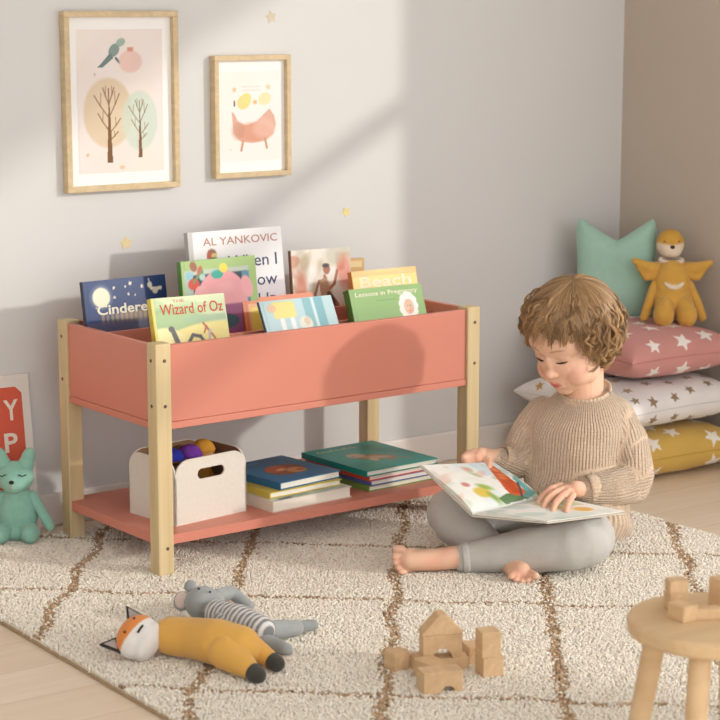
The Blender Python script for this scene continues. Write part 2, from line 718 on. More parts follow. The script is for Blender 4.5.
def rug():
    sp = 0.0043
    nx, ny = int((RX1 - RX0) / sp), int((RY1 - RY0) / sp)
    X, Y = np.meshgrid(np.linspace(RX0, RX1, nx), np.linspace(RY0, RY1, ny))
    P = np.stack([X.ravel(), Y.ravel()], 1) + rng.normal(0, sp * 0.33, (nx * ny, 2))
    P[:, 0] = np.clip(P[:, 0], RX0 - 0.004, RX1 + 0.004)
    P[:, 1] = np.clip(P[:, 1], RY0, RY1 + 0.004)
    n = len(P)
    n1 = np.array([0.656, 0.755])
    n2 = np.array([0.788, -0.616])
    wob = 0.004 * np.sin(P[:, 0] * 40) + 0.004 * np.sin(P[:, 1] * 33 + 1) + rng.normal(0, 0.0035, n)
    d = np.full(n, 9.0)
    for o in (0.385, 0.02, -0.49, -0.86, 0.75):
        d = np.minimum(d, np.abs(P @ n1 + wob - o) / 0.62)
    for o in (0.46, 0.756, 1.068, 1.373, 1.656, 1.938, 2.23):
        d = np.minimum(d, np.abs(P @ n2 + wob - o))
    brown = (d < 0.0115) & (rng.random(n) < 0.93)
    cr = np.array([250, 241, 227.]) * (1 + rng.normal(0, 0.03, (n, 1)))
    dark = rng.random(n) < 0.10
    cr[dark] *= 0.92
    bn = np.array([192, 164, 134.]) * (1 + rng.normal(0, 0.12, (n, 1)))
    c = np.where(brown[:, None], bn, cr) / 255
    # each tuft: a short twisted loop
    k = 4
    rad = rng.uniform(0.0021, 0.0031, n)
    hgt = rng.uniform(0.0012, 0.0034, n) - brown * 0.0012
    lean = rng.normal(0, 0.0022, (n, 2))
    ph = rng.uniform(0, 6.28, n)
    ang = ph[:, None] + np.arange(k)[None] * 2 * PI / k
    rings = []
    for (f, rs, z) in ((0.0, 0.85, -0.007), (0.7, 1.1, None)):
        r = rad[:, None] * rs
        x = P[:, 0, None] + lean[:, 0, None] * f + r * np.cos(ang + f)
        y = P[:, 1, None] + lean[:, 1, None] * f + r * np.sin(ang + f)
        zz = np.full((n, k), -0.007) if z is not None else np.repeat((-0.007 + (hgt + 0.007) * 0.8)[:, None], k, 1)
        rings.append(np.stack([x, y, zz], 2))
    top = np.stack([P[:, 0] + lean[:, 0], P[:, 1] + lean[:, 1], hgt], 1)[:, None]
    V = np.concatenate(rings + [top], 1)         # n, 9, 3
    base = np.arange(n)[:, None, None] * 9
    q = []
    for j in range(1):
        for i in range(k):
            q.append((j * k + i, j * k + (i + 1) % k, (j + 1) * k + (i + 1) % k, (j + 1) * k + i))
    for i in range(k):
        q.append((k + i, k + (i + 1) % k, 8, 8))
    q3 = np.array([t for t in q])
    # triangles only, one array
    tri = []
    for t in q:
        tri.append((t[0], t[1], t[2]))
        if t[2] != t[3]:
            tri.append((t[0], t[2], t[3]))
    F = (base + np.array(tri)[None]).reshape(-1, 3)
    V = V.reshape(-1, 3)
    C = np.repeat(c, 9, 0)
    root = thing('rug', 'large cream tufted rug with brown diagonal grid lines on the wooden floor', 'rug', (1.13, -1.07, FZ))
    make('pile', V, F, painted('rug_pile', 0.95, 0.1), root, True, True, col=C)
    make('ground_weave', *box((RX0 - 0.003, RY0, -0.0059), (RX1 + 0.003, RY1 + 0.003, -0.0035)), plain('weave_cream', (232, 222, 206), 0.95, 0.1), root, True)
    make('backing', *box((RX0 - 0.006, RY0 - 0.006, FZ), (RX1 + 0.006, RY1 + 0.006, -0.006)), plain('rug_backing', (176, 152, 122), 0.9, 0.1), root, True, bevel=0.002)


rug()

# ================================================================== wall things
def sticker(u, v, r, c, rot, label):
    p = aty(u, v, 0)
    o = make('star_sticker', *prism([(x, y) for x, y in star_pts(r, 0.55, rot)], 0, 0.0008), plain('sticker_%d' % u, c, 0.7, 0.2, 0.05))
    o.location = (p[0], -0.0002, p[2])
    o.rotation_euler = (PI / 2, 0, 0)
    set_props(o, label, 'wall sticker', 'star stickers on the wall')


sticker(271, 17, 0.0155, (214, 202, 180), 0.2, 'beige star sticker on the wall above the smaller framed picture')
sticker(126, 243, 0.016, (238, 219, 170), 0.1, 'pale yellow star sticker on the wall below the larger framed picture')
sticker(346, 212, 0.0125, (240, 222, 150), 0.5, 'small yellow star sticker on the wall right of the smaller framed picture')

M_frame = wood('frame_oak', (224, 202, 164), (208, 184, 144), (1, 1, 0.2), 80)
M_mat = plain('mat_board', (250, 249, 247), 0.7, 0.2, 0.005)
M_print = painted('art_print', 0.75, 0.15)


def art_trees(s):
    s.mottle((240, 226, 222), 22, 0.5, 3)
    s.mottle((244, 238, 226), 30, 0.5, 5)
    s.ell(0.35, 0.42, 0.29, 0.36, (226, 206, 178), 0.95, soft=0.003)
    P = s.c.copy()
    s.ell(0.72, 0.36, 0.21, 0.31, (206, 222, 208), 0.75, soft=0.003)
    s.mottle((236, 222, 196), 60, 0.12, 8)
    br = (132, 98, 70)
    for (cx, by, h, w) in ((0.36, 0.07, 0.52, 0.016), (0.72, 0.10, 0.40, 0.011)):
        s.poly([(cx - w * 2.1, by), (cx + w * 2.1, by), (cx + w * .5, by + h * .75), (cx - w * .5, by + h * .75)], br)
        s.line([(cx, by + h * .6), (cx - w * .3, by + h)], w * 0.35, br)
        for (f, dx, dy) in ((0.42, -0.13, .13), (0.40, .13, .10), (0.6, -0.17, .16), (0.62, .12, .16), (0.78, -0.07, .12), (0.80, .06, .11), (0.3, .10, .06)):
            q = h / 0.52
            s.line([(cx, by + h * f), (cx + dx * q * .6, by + h * f + dy * q * .55), (cx + dx * q, by + h * f + dy * q)], w * 0.33, br, 0.9)
            s.line([(cx + dx * q * .6, by + h * f + dy * q * .55), (cx + dx * q * .55, by + h * f + dy * q * 1.1)], w * 0.22, br, 0.8)
    # bird and fruit
    s.ell(0.43, 0.855, 0.075, 0.055, (136, 156, 152), 0.95, 0.9)
    s.ell(0.51, 0.91, 0.055, 0.04, (160, 184, 170), 0.9, 0.4)
    s.poly([(0.39, 0.84), (0.23, 0.735), (0.29, 0.735), (0.42, 0.80)], (120, 138, 138))
    s.line([(0.45, 0.80), (0.49, 0.77)], 0.012, (96, 116, 118))
    s.ell(0.62, 0.775, 0.135, 0.115, (236, 202, 192), 0.9, soft=0.002)
    s.ell(0.58, 0.78, 0.07, 0.09, (240, 206, 196), 0.6, soft=0.004)
    s.rect(0.585, 0.845, 0.655, 0.875, (222, 160, 140), r=0.002)
    s.ell(0.50, 0.035, 0.03, 0.02, (226, 196, 150), 0.8)
    s.ell(0.10, 0.13, 0.018, 0.018, (210, 186, 150), 0.8)
    s.ell(0.2, 0.69, 0.012, 0.012, (190, 170, 160), 0.8)


def art_hen(s):
    s.mottle((250, 240, 232), 30, 0.4, 4)
    s.poly([(0.17, 0.56), (0.22, 0.53), (0.28, 0.44), (0.42, 0.40), (0.60, 0.44), (0.72, 0.52), (0.82, 0.58), (0.90, 0.50), (0.93, 0.40), (0.88, 0.29), (0.74, 0.22), (0.52, 0.20), (0.32, 0.22), (0.20, 0.32)], (228, 182, 164))
    s.ell(0.55, 0.32, 0.30, 0.14, (222, 158, 134), 0.7, soft=0.004)
    s.ell(0.72, 0.36, 0.18, 0.14, (238, 200, 184), 0.6, soft=0.006)
    s.ell(0.28, 0.34, 0.11, 0.13, (206, 156, 134), 0.5, soft=0.004)
    s.line([(0.36, 0.22), (0.33, 0.12)], 0.018, (206, 160, 136))
    s.line([(0.74, 0.24), (0.77, 0.14)], 0.018, (206, 160, 136))
    s.ell(0.38, 0.66, 0.12, 0.10, (240, 222, 146), 0.95, 0.6)
    s.ell(0.43, 0.70, 0.08, 0.08, (244, 226, 150), 0.95)
    s.ell(0.74, 0.69, 0.11, 0.09, (244, 230, 178), 0.9, 0.3)
    s.line([(0.22, 0.62), (0.22, 0.67)], 0.012, (120, 96, 70))
    s.star(0.57, 0.655, 0.05, (246, 190, 130), 0.3)
    s.star(0.22, 0.80, 0.05, (242, 206, 160), 0.2)
    s.star(0.80, 0.82, 0.055, (248, 214, 170), 0.4)
    for y in (0.79, 0.83):
        s.line([(0.36, y), (0.66, y)], 0.006, (228, 214, 204), 0.8)
    s.star(0.15, 0.13, 0.02, (238, 206, 190))


def framed(x0, x1, z0, z1, matw, art, label, base, fw=0.0125):
    W, H = x1 - x0, z1 - z0
    M = frame_matrix((x0, -0.0005, z0), (1, 0, 0), (0, 0, 1))
    t = thing('framed_picture', label, 'framed picture', M, 'framed pictures on the back wall')
    dpt = 0.022
    bars = [box((0, 0, 0), (W, fw, dpt)), box((0, H - fw, 0), (W, H, dpt)), box((0, fw, 0), (fw, H - fw, dpt)), box((W - fw, fw, 0), (W, H - fw, dpt))]
    make('frame', *join(*bars), M_frame, t, bevel=0.0012)
    make('mat_board', *box((fw, fw, 0.001), (W - fw, H - fw, 0.009)), M_mat, t)
    mw, mh = matw
    w, h = W - 2 * fw - 2 * mw, H - 2 * fw - 2 * mh
    V, F, u, v = grid(170, 250, w, h)
    s = Sheet(u, v, w, h, base)
    art(s)
    V += (fw + mw, fw + mh, 0.0096)
    make('art_print', V, F, M_print, t, col=s.c)


framed(0.8409, 1.110, 0.6960, 1.069, (0.021, 0.025), art_trees, 'larger oak framed print of two trees and a bird on the wall', (240, 230, 226))
framed(1.1987, 1.396, 0.708, 0.9735, (0.012, 0.024), art_hen, 'smaller oak framed print of a pink hen and chicks on the wall', (248, 242, 238), 0.011)
# ================================================================== the bookcase
SO = np.array([0.7714, -0.5017, 0.0])
SR = 0.0297
SE = np.array([math.cos(SR), math.sin(SR), 0.0])      # along the shelf
ST = np.array([-math.sin(SR), math.cos(SR), 0.0])     # towards the wall
SW, SD, SH, PW = 0.802, 0.385, 0.452, 0.034
M_shelf = frame_matrix(SO, SE, ST)
M_pine = wood('pine', (224, 203, 160), (210, 186, 140), (1, 1, 0.05), 70, 0.5)
M_coral = plain('coral_paint', (216, 138, 118), 0.42, 0.35, 0.015, 12, 0.03, 0.0005)
M_screw = plain('screw_bronze', (92, 70, 46), 0.4, 0.5)


def sl(s, t, z):
    return SO + SE * s + ST * t + VZ * z


def slocal(p):
    q = np.asarray(p) - SO
    return np.array([q @ SE, q @ ST, q[2]])


def ray_t(u, v, t):
    """point of the plane at depth t inside the shelf seen at (u, v), shelf frame"""
    r = ray(u, v)
    k = (t - (CAM - SO) @ ST) / (r @ ST)
    return slocal(CAM + r * k)


def bookcase():
    t = thing('book_bin_shelf', 'coral book bin shelf with pine posts standing on the rug', 'bookcase', M_shelf)
    for (sx, ty) in ((0, 0), (SW - PW, 0), (0, SD - PW), (SW - PW, SD - PW)):
        p = make('post', *box((sx, ty, -0.004), (sx + PW, ty + PW, SH)), M_pine, t, bevel=0.0025)
        for z in (0.419, 0.331, 0.052):
            cyl = lathe([(0.0001, 0), (0.0032, 0), (0.0036, 0.0008), (0.0022, 0.0012), (0.0001, 0.0006)], 14)
            if z > 0.1:
                V = cyl[0][:, [2, 0, 1]] * (-1, 1, 1) + (sx, ty + PW * 0.5, z) if sx == 0 else cyl[0][:, [2, 0, 1]] + (sx + PW, ty + PW * 0.5, z)
                make('screw', V, cyl[1], M_screw, p)
            if ty == 0:
                V = cyl[0][:, [0, 2, 1]] * (1, -1, 1) + (sx + PW * 0.56, 0, z)
                make('screw', V, cyl[1], M_screw, p)
    zb, zt = 0.284, 0.447
    th = 0.013
    make('front_panel', *join(box((PW, 0.006, zb + 0.014), (SW - PW, 0.006 + th, zt)), box((PW, 0.0045, zb), (SW - PW, 0.008 + th, zb + 0.0135))), M_coral, t, bevel=0.0012)
    make('back_panel', *box((PW, SD - 0.006 - th, zb), (SW - PW, SD - 0.006, zt)), M_coral, t, bevel=0.0012)
    for x0 in (0.006, SW - 0.006 - th):
        make('side_panel', *join(box((x0, PW, zb + 0.014), (x0 + th, SD - PW, zt)), box((x0 - 0.0012, PW, zb), (x0 + th, SD - PW, zb + 0.0135))), M_coral, t, bevel=0.0012)
    make('bin_floor', *box((0.016, 0.018, zb + 0.002), (SW - 0.016, SD - 0.018, zb + 0.010)), M_coral, t)
    for (ty, z) in ((0.140, 0.428), (0.262, 0.436)):
        make('divider', *box((0.0192, ty, zb + 0.010), (SW - 0.0192, ty + 0.009, z)), M_coral, t, bevel=0.001)
    V, F = plate([(0.014, PW * 0 - 0.004), (SW - 0.014, -0.004), (SW - 0.014, 0.0), (SW - 0.014, SD), (0.014, SD), (0.014, 0)], [], 0.02)
    # lower shelf, notched round the posts
    n = PW + 0.0004
    o = [(n, 0.003), (SW - n, 0.003), (SW - n, n), (SW - 0.004, n), (SW - 0.004, SD - n), (SW - n, SD - n), (SW - n, SD - 0.003), (n, SD - 0.003), (n, SD - n), (0.004, SD - n), (0.004, n), (n, n)]
    V, F = plate(o, [], 0.019)
    V[:, 2] += 0.058
    make('lower_shelf', V, F, M_coral, t, bevel=0.001)
    return t


bookcase()
SHELF_Z = 0.077
BIN_Z = 0.294

# ================================================================== books
M_cover = painted('printed_cover', 0.38, 0.4)
M_pages = plain('page_edges', (240, 234, 222), 0.8, 0.1, 0.04, 300)
TEXT = {}


def ink(c):
    k = tuple(c)
    if k not in TEXT:
        TEXT[k] = plain('ink_%d_%d_%d' % k, c, 0.5, 0.2, 0.01)
    return TEXT[k]


def build_book(t, w, h, th, base, spine, art=None, nx=120, ny=120, pages=None, board=0.0018):
    """book in its thing's frame: spine along x = 0, front cover facing +z at z = 0, th thick"""
    V, F, u, v = grid(nx, ny, w, h)
    s = Sheet(u, v, w, h, base)
    s.rect(0.035, -1, 0.047, 2, np.asarray(base) * 0.82, 0.5)
    if art:
        art(s)
    F = [tuple(f) for f in F]
    C = [s.c]
    sp = np.asarray(spine, float) / 255
    ba = np.asarray(base, float) / 255

    def addbox(lo, hi, c):
        nonlocal V, F
        b2 = box(lo, hi)
        n = len(V)
        V = np.vstack([V, b2[0]])
        F += [tuple(i + n for i in f) for f in b2[1]]
        C.append(np.tile(c, (8, 1)))
    addbox((0, 0, -board), (w, h, -0.00015), ba * 0.9 + sp * 0.1)
    addbox((0, 0, -th), (w, h, -th + board), sp)
    addbox((-0.0012, 0, -th), (board * 0.7, h, -0.0001), sp)
    make('cover', V, F, M_cover, t, col=np.vstack(C))
    i = 0.003
    make('page_block', *box((board, i, -th + board), (w - i, h - i, -board)), pages or M_pages, t)


def stand_book(name, label, p_tl, p_tr, tt, lean, th, base, spine, art=None, h=None, words=(), group='picture books in the bin'):
    a, b2 = ray_t(*p_tl, tt), ray_t(*p_tr, tt)
    w = b2[0] - a[0]
    roll = (b2[2] - a[2]) / w
    h = h or (min(a[2], b2[2]) - BIN_Z - 0.001) / math.cos(lean)
    ex = np.array([1, 0, roll])
    ex /= np.linalg.norm(ex)
    ey = np.array([0, math.sin(lean), math.cos(lean)])
    o = np.array(a) - ey * h
    M = M_shelf @ frame_matrix(o, ex, ey)
    t = thing(name, label, 'book', M, group)
    build_book(t, w, h, th, base, spine, art)
    for (txt, x, y, hh, ww, c, kw) in words:
        lettering('title', txt, ink(c), t, x * w, h - y - hh, 0.0003, hh, ww * w if ww else None, **kw)
    return t, w, h


# heights below are metres down from the top edge
def top(s, d):
    return 1 - d / s.h


def art_cind(s):
    s.mottle((64, 92, 150), 30, 0.35, 2)
    t = lambda d: top(s, d)
    s.ell(0.20, t(0.035), 0.135, 0.135, (150, 160, 170), 0.5, soft=0.004)
    s.ell(0.20, t(0.035), 0.105, 0.105, (246, 240, 214), soft=0.0015)
    for (x, d, r) in ((0.36, .018, .022), (0.56, .012, .028), (0.70, .020, .022), (0.36, .037, .018), (.50, .017, .014), (.53, .033, .018), (.61, .036, .014), (.93, .03, .012), (.13, .055, .012)):
        s.star(x, t(d), r, (236, 232, 214), 0.2, 0.5)
    s.line([(0.79, t(.020)), (.82, t(.026)), (.88, t(.028)), (.93, t(.026))], .018, (240, 232, 214))
    s.ell(0.80, t(.018), .03, .03, (240, 232, 214))
    s.ell(0.86, t(.031), .035, .035, (226, 214, 196))
    s.line([(.80, t(.012)), (.79, t(.006))], .008, (240, 232, 214))
    for i, x in enumerate(np.linspace(.18, .75, 11)):
        hh = (.012, .006, .014, .009, .016, .007)[i % 6]
        s.rect(x, t(.09), x + .035, t(.074 - hh * .5), (150, 128, 110), 0.9)
    s.rect(0, 0, 1, t(.084), (96, 92, 120), .8)
    s.ell(.6, t(.076), .25, .05, (220, 190, 150), .5, soft=.004)
    s.ell(.88, t(.062), .05, .06, (200, 160, 120), .6, soft=.003)


def art_wiz(s):
    t = lambda d: top(s, d)
    s.mottle((214, 224, 186), 25, .6, 6)
    s.ell(.25, t(.055), .45, .22, (140, 176, 112), .85, soft=.006)
    s.ell(.55, t(.05), .30, .10, (160, 190, 130), .6, soft=.006)
    s.mottle((120, 160, 96), 90, .25, 4, .3)
    s.rect(.40, t(.052), .98, t(.040), (150, 184, 150), .7)
    s.ell(.85, t(.10), .8, .27, (238, 224, 140), soft=.002)
    s.ell(.12, t(.10), .3, .24, (244, 232, 160), soft=.002)
    k = (60, 58, 62)
    s.poly([(.20, t(.064)), (.26, t(.062)), (.34, t(.1)), (.26, t(.1))], k)
    s.ell(.22, t(.063), .04, .035, k)
    s.line([(.42, t(.095)), (.50, t(.078)), (.60, t(.082)), (.64, t(.092))], .02, k)
    s.line([(.66, t(.056)), (.80, t(.088))], .012, (176, 72, 60))
    s.line([(.70, t(.062)), (.66, t(.075))], .010, (176, 72, 60))
    s.line([(.72, t(.090)), (.74, t(.072))], .018, (190, 180, 176))
    s.rect(0, 0, .03, 1, (222, 206, 96))


def art_yank(s):
    t = lambda d: top(s, d)
    s.rect(0, 0, .045, 1, (206, 202, 200))
    s.ell(.235, t(.048), .05, .045, (150, 96, 60), soft=.001)
    s.ell(.21, t(.054), .03, .04, (200, 84, 60))
    s.ell(.26, t(.052), .03, .025, (226, 196, 120))
    s.ell(.25, t(.060), .05, .02, (90, 120, 80))
    s.rect(.62, t(.16), 1, t(.115), (214, 208, 214), .8)


def art_eleph(s):
    t = lambda d: top(s, d)
    s.rect(.03, t(.045), .90, t(.020), (196, 206, 196), .9)
    s.rect(.13, t(.20), .87, t(.030), (52, 72, 88))
    s.rect(.80, t(.20), .90, t(.030), (96, 146, 176))
    s.rect(.03, t(.2), .14, t(.035), (176, 196, 190), .9)
    s.ell(.16, t(.012), .045, .06, (160, 92, 70), .9, .4)
    s.ell(.24, t(.024), .035, .07, (206, 92, 72), .9, -.3)
    s.ell(.10, t(.030), .05, .05, (150, 200, 214))
    s.ell(.15, t(.048), .075, .065, (214, 74, 58))
    s.line([(.15, t(.045)), (.27, t(.022)), (.30, t(.050))], .014, (122, 150, 90))
    s.ell(.27, t(.035), .04, .04, (180, 214, 206))
    s.ell(.52, t(.085), .34, .34, (238, 168, 172))
    s.ell(.86, t(.062), .075, .13, (244, 176, 180), 1, .25)
    s.ell(.24, t(.075), .10, .13, (240, 176, 178), 1)
    s.ell(.58, t(.06), .10, .06, (246, 186, 188), .5, soft=.005)
    s.rect(.45, t(.2), .88, t(.095), (158, 92, 130))
    s.ell(.50, t(.13), .22, .09, (70, 104, 112), .9)
    s.ell(.47, t(.032), .08, .05, (60, 176, 160))
    s.ell(.56, t(.020), .055, .055, (246, 222, 84))


def art_orange(s):
    t = lambda d: top(s, d)
    s.rect(.07, 0, .95, t(.012), (246, 188, 130))
    s.rect(.10, 0, .6, t(.020), (250, 214, 96))
    s.rect(.3, 0, .9, t(.026), (244, 226, 160))


def art_blue(s):
    t = lambda d: top(s, d)
    s.rect(.58, 0, .70, 1, (150, 198, 206))
    s.rect(.70, 0, .74, 1, (220, 238, 240))
    s.rect(.74, 0, .86, 1, (140, 192, 204))
    s.rect(.15, t(.040), .46, t(.004), (240, 230, 150), r=.006)
    s.ell(.14, t(.017), .06, .05, (240, 200, 170), .9)
    for x in (.22, .36):
        s.rect(x, t(.1), x + .06, t(.040), (246, 248, 248), r=.003)
    s.ell(.56, t(.056), .09, .09, (238, 238, 226), soft=.002)
    s.ell(.58, t(.050), .04, .05, (222, 206, 180), .8)


def art_photo(s):
    t = lambda d: top(s, d)
    s.mottle((250, 246, 240), 90, .9, 11, -.6)
    s.mottle((176, 156, 120), 120, .5, 12, .45)
    s.mottle((206, 110, 80), 110, .6, 13, .45)
    s.ell(.80, t(.015), .25, .16, (186, 180, 156), .6, soft=.006)
    s.ell(.16, t(.03), .12, .25, (156, 136, 100), .4, soft=.006)
    s.ell(.88, t(.052), .12, .22, (228, 120, 96), .6, soft=.006)
    s.ell(.14, t(.09), .10, .28, (200, 96, 64), .6, soft=.006)
    sk = (176, 116, 88)
    s.ell(.58, t(.045), .06, .07, sk)
    s.ell(.57, t(.037), .06, .03, (70, 60, 58))
    s.line([(.54, t(.06)), (.60, t(.09)), (.70, t(.078)), (.76, t(.05))], .022, sk)
    s.poly([(.44, t(.068)), (.58, t(.062)), (.62, t(.098)), (.46, t(.105))], (190, 150, 120))
    s.line([(.44, t(.07)), (.36, t(.10)), (.44, t(.12))], .02, sk)
    s.line([(.60, t(.10)), (.72, t(.125))], .04, (110, 78, 66))
    s.line([(.72, t(.12)), (.86, t(.16))], .025, sk)


def art_beach(s):
    t = lambda d: top(s, d)
    s.rect(0, 0, 1, t(.014), (246, 214, 118))
    s.mottle((250, 226, 150), 40, .4, 3)
    s.rect(.06, t(.011), .7, t(.007), (232, 178, 96), .5)


def art_less(s):
    t = lambda d: top(s, d)
    s.mottle((150, 188, 112), 20, .3, 3)
    s.rect(.35, t(.030), .62, t(.0275), (96, 140, 80), .5)
    n = 11
    for i in range(n):
        a = 2 * PI * i / n
        s.ell(.77 + .085 * math.cos(a), (t(.047) + .095 * math.sin(a) * s.w / s.h * 1.25), .05, .05, (244, 240, 234))
    s.ell(.77, t(.047), .10, .125, (244, 240, 234))
    s.ell(.775, t(.048), .068, .085, (226, 172, 140))
    s.ell(.745, t(.050), .03, .05, (238, 196, 168), .7, soft=.002)
    s.ell(.82, t(.043), .02, .04, (200, 206, 200), .7, soft=.002)
    s.ell(.755, t(.046), .008, .006, (120, 80, 66))
    s.ell(.80, t(.046), .008, .006, (120, 80, 66))
    s.rect(.76, t(.058), .80, t(.0565), (196, 110, 100), .8)


stand_book('picture_book', 'navy blue fairy tale book with a moon and Cinderella title', (83, 282), (165, 274), .305, .16, .012,
           (44, 66, 120), (34, 42, 74), art_cind, words=(('Cinderella', .135, .050, .0205, .78, (246, 238, 220), dict(bold=.022)), ))
stand_book('picture_book', 'green and yellow Wizard of Oz book at the front left corner of the bin', (149, 299), (222, 293), .125, .26, .015,
           (202, 216, 170), (222, 204, 84), art_wiz, words=(('THE', .28, .0055, .006, .16, (214, 104, 80), {}), ('Wizard of Oz', .10, .013, .022, .86, (206, 84, 62), dict(bold=.008)),))
stand_book('picture_book', 'tall white AL YANKOVIC book at the back of the bin, tallest of the books', (187, 233), (280, 226), .345, .13, .014,
           (244, 243, 244), (186, 182, 182), art_yank, words=(('AL YANKOVIC', .15, .014, .0165, .80, (196, 136, 118), dict(bold=.004)), ('When I', .40, .055, .026, .53, (66, 72, 110), dict(bold=.004)),
                                                              ('Grow', .50, .097, .026, .42, (66, 72, 110), dict(bold=.004)), ('Up', .70, .140, .026, .2, (66, 72, 110), {})))
stand_book('picture_book', 'green bordered picture book showing a pink elephant, in the middle of the bin', (181, 262), (255, 255), .235, .12, .015,
           (170, 200, 128), (92, 142, 66), art_eleph)
stand_book('picture_book', 'orange edged book with a yellow panel, mostly behind the pale blue book', (242, 299), (312, 292), .225, .22, .012,
           (236, 136, 92), (206, 84, 50), art_orange)
stand_book('picture_book', 'pale blue book leaning back at the front middle of the bin', (258, 302), (330, 295), .125, .48, .007,
           (196, 224, 230), (86, 112, 116), art_blue)
stand_book('picture_book', 'book with a busy cream and brown photo cover at the back of the bin', (289, 251), (348, 247), .325, .12, .010,
           (240, 230, 218), (130, 98, 80), art_photo)
stand_book('picture_book', 'small tan book peeping out behind the photo cover book', (340, 259), (361, 258), .362, .06, .010,
           (214, 176, 118), (150, 110, 64), lambda s: s.rect(.3, top(s, .020), .9, top(s, .006), (236, 212, 160)))
stand_book('picture_book', 'sandy yellow Beach book behind the green book at the right of the bin', (351, 272), (415, 266), .235, .24, .014,
           (240, 190, 110), (214, 132, 56), art_beach, words=(('Beach', .10, .0135, .024, .80, (255, 246, 216), dict(bold=.018)),))
stand_book('picture_book', 'green book with a baby photo at the front right of the bin', (348, 290), (420, 283), .125, .34, .020,
           (128, 172, 92), (72, 112, 48), art_less, words=(('Lessons in Pregnancy', .07, .008, .0125, .86, (240, 238, 214), dict(bold=.012)),))


# ------------------------------------------------------------------ the two piles on the lower shelf
def lying_book(label, p0, ang, w, h, z, th, base, spine, art=None, group=None, pages=None):
    """p0: shelf-frame x, y of the near spine corner; spine runs away from it"""
    ex = np.array([math.cos(ang), math.sin(ang), 0])
    ey = np.array([-math.sin(ang), math.cos(ang), 0])
    M = M_shelf @ frame_matrix((p0[0], p0[1], z + th), ex, ey)
    t = thing('picture_book', label, 'book', M, group)
    build_book(t, w, h, th, base, spine, art, pages=pages)
    return t


def art_lion(s):
    s.mottle((56, 128, 174), 25, .4, 2)
    s.ell(.52, .44, .30, .22, (150, 74, 40), 1, .5, soft=.003)
    s.ell(.42, .52, .20, .13, (196, 92, 48), 1, .6, soft=.003)
    s.ell(.62, .36, .14, .13, (212, 150, 84), 1, .3, soft=.003)
    s.ell(.46, .46, .08, .05, (226, 176, 110), 1, .3, soft=.002)
    s.ell(.66, .34, .05, .04, (196, 70, 40))
    s.rect(.10, .86, .5, .90, (96, 150, 190), .7)


def art_white(s):
    s.mottle((206, 200, 190), 40, .35, 5, .2)
    s.rect(.05, .0, .7, .22, (168, 196, 196), .7)
    s.ell(.35, .13, .16, .07, (120, 150, 150), .7, soft=.003)
    s.rect(.10, .02, .26, .10, (60, 66, 74), .9)
    s.rect(.68, .05, .95, .5, (150, 186, 200), .7)


def art_teal(s):
    s.mottle((34, 150, 140), 20, .35, 3)
    br, lt = (150, 122, 92), (196, 172, 138)
    s.ell(.50, .42, .24, .13, br, 1, -.5, soft=.003)
    s.ell(.36, .56, .11, .10, lt, 1, -.4, soft=.002)
    s.ell(.52, .40, .15, .06, lt, .8, -.5, soft=.003)
    s.poly([(.30, .64), (.27, .70), (.34, .67)], br)
    s.poly([(.40, .67), (.41, .73), (.46, .66)], br)
    s.ell(.42, .34, .05, .07, lt, 1, .2, soft=.002)
    s.ell(.60, .26, .05, .06, br, 1, .2, soft=.002)
    s.line([(.68, .32), (.80, .20)], .02, br)
    s.ell(.33, .56, .012, .012, (50, 40, 34))
    for i in range(9):
        x = .10 + i * .062
        s.line([(x, .86), (x + .03, .90 - .02 * (i % 3)), (x + .045, .86)], .010, (196, 206, 110))


GL, GR = 'books piled beside the fabric bin', 'books piled under the teal book'
P0 = (.282, .024)
lying_book('thick white paperback at the bottom of the pile beside the fabric bin', P0, .05, .205, .150, SHELF_Z, .0225, (232, 226, 214), (222, 214, 200), art_white, GL)
lying_book('yellow book in the middle of the pile beside the fabric bin', (.290, .046), .04, .185, .140, SHELF_Z + .0228, .0125, (226, 204, 96), (206, 182, 76), None, GL)
lying_book('blue book with a brown animal on top of the pile beside the fabric bin', (.318, .050), .10, .165, .190, SHELF_Z + .0356, .0155, (48, 118, 164), (40, 104, 148), art_lion, GL)
P1 = (.540, .045)
lying_book('green book at the bottom of the pile under the teal book', P1, .04, .20, .21, SHELF_Z, .0118, (140, 172, 88), (120, 154, 72), None, GR)
lying_book('periwinkle blue book second from the bottom of the pile with the teal book', (.544, .043), .03, .185, .20, SHELF_Z + .012, .0118, (106, 124, 180), (92, 110, 168), None, GR)
lying_book('red book directly beneath the teal book on the lower shelf', (.537, .040), .045, .19, .215, SHELF_Z + .024, .0118, (226, 98, 72), (206, 80, 58), None, GR)
lying_book('teal book with a furry animal on top of the right pile', (.526, .034), .03, .195, .225, SHELF_Z + .036, .0125, (30, 160, 148), (22, 138, 128), art_teal, GR)

# ------------------------------------------------------------------ fabric bin with soft toys
M_felt = plain('cream_felt', (226, 219, 208), 0.95, 0.1, 0.03, 120, 0.25, 0.0006, sheen=0.2)
M_lining = plain('brown_lining', (140, 108, 84), 0.9, 0.1, 0.04, 60)


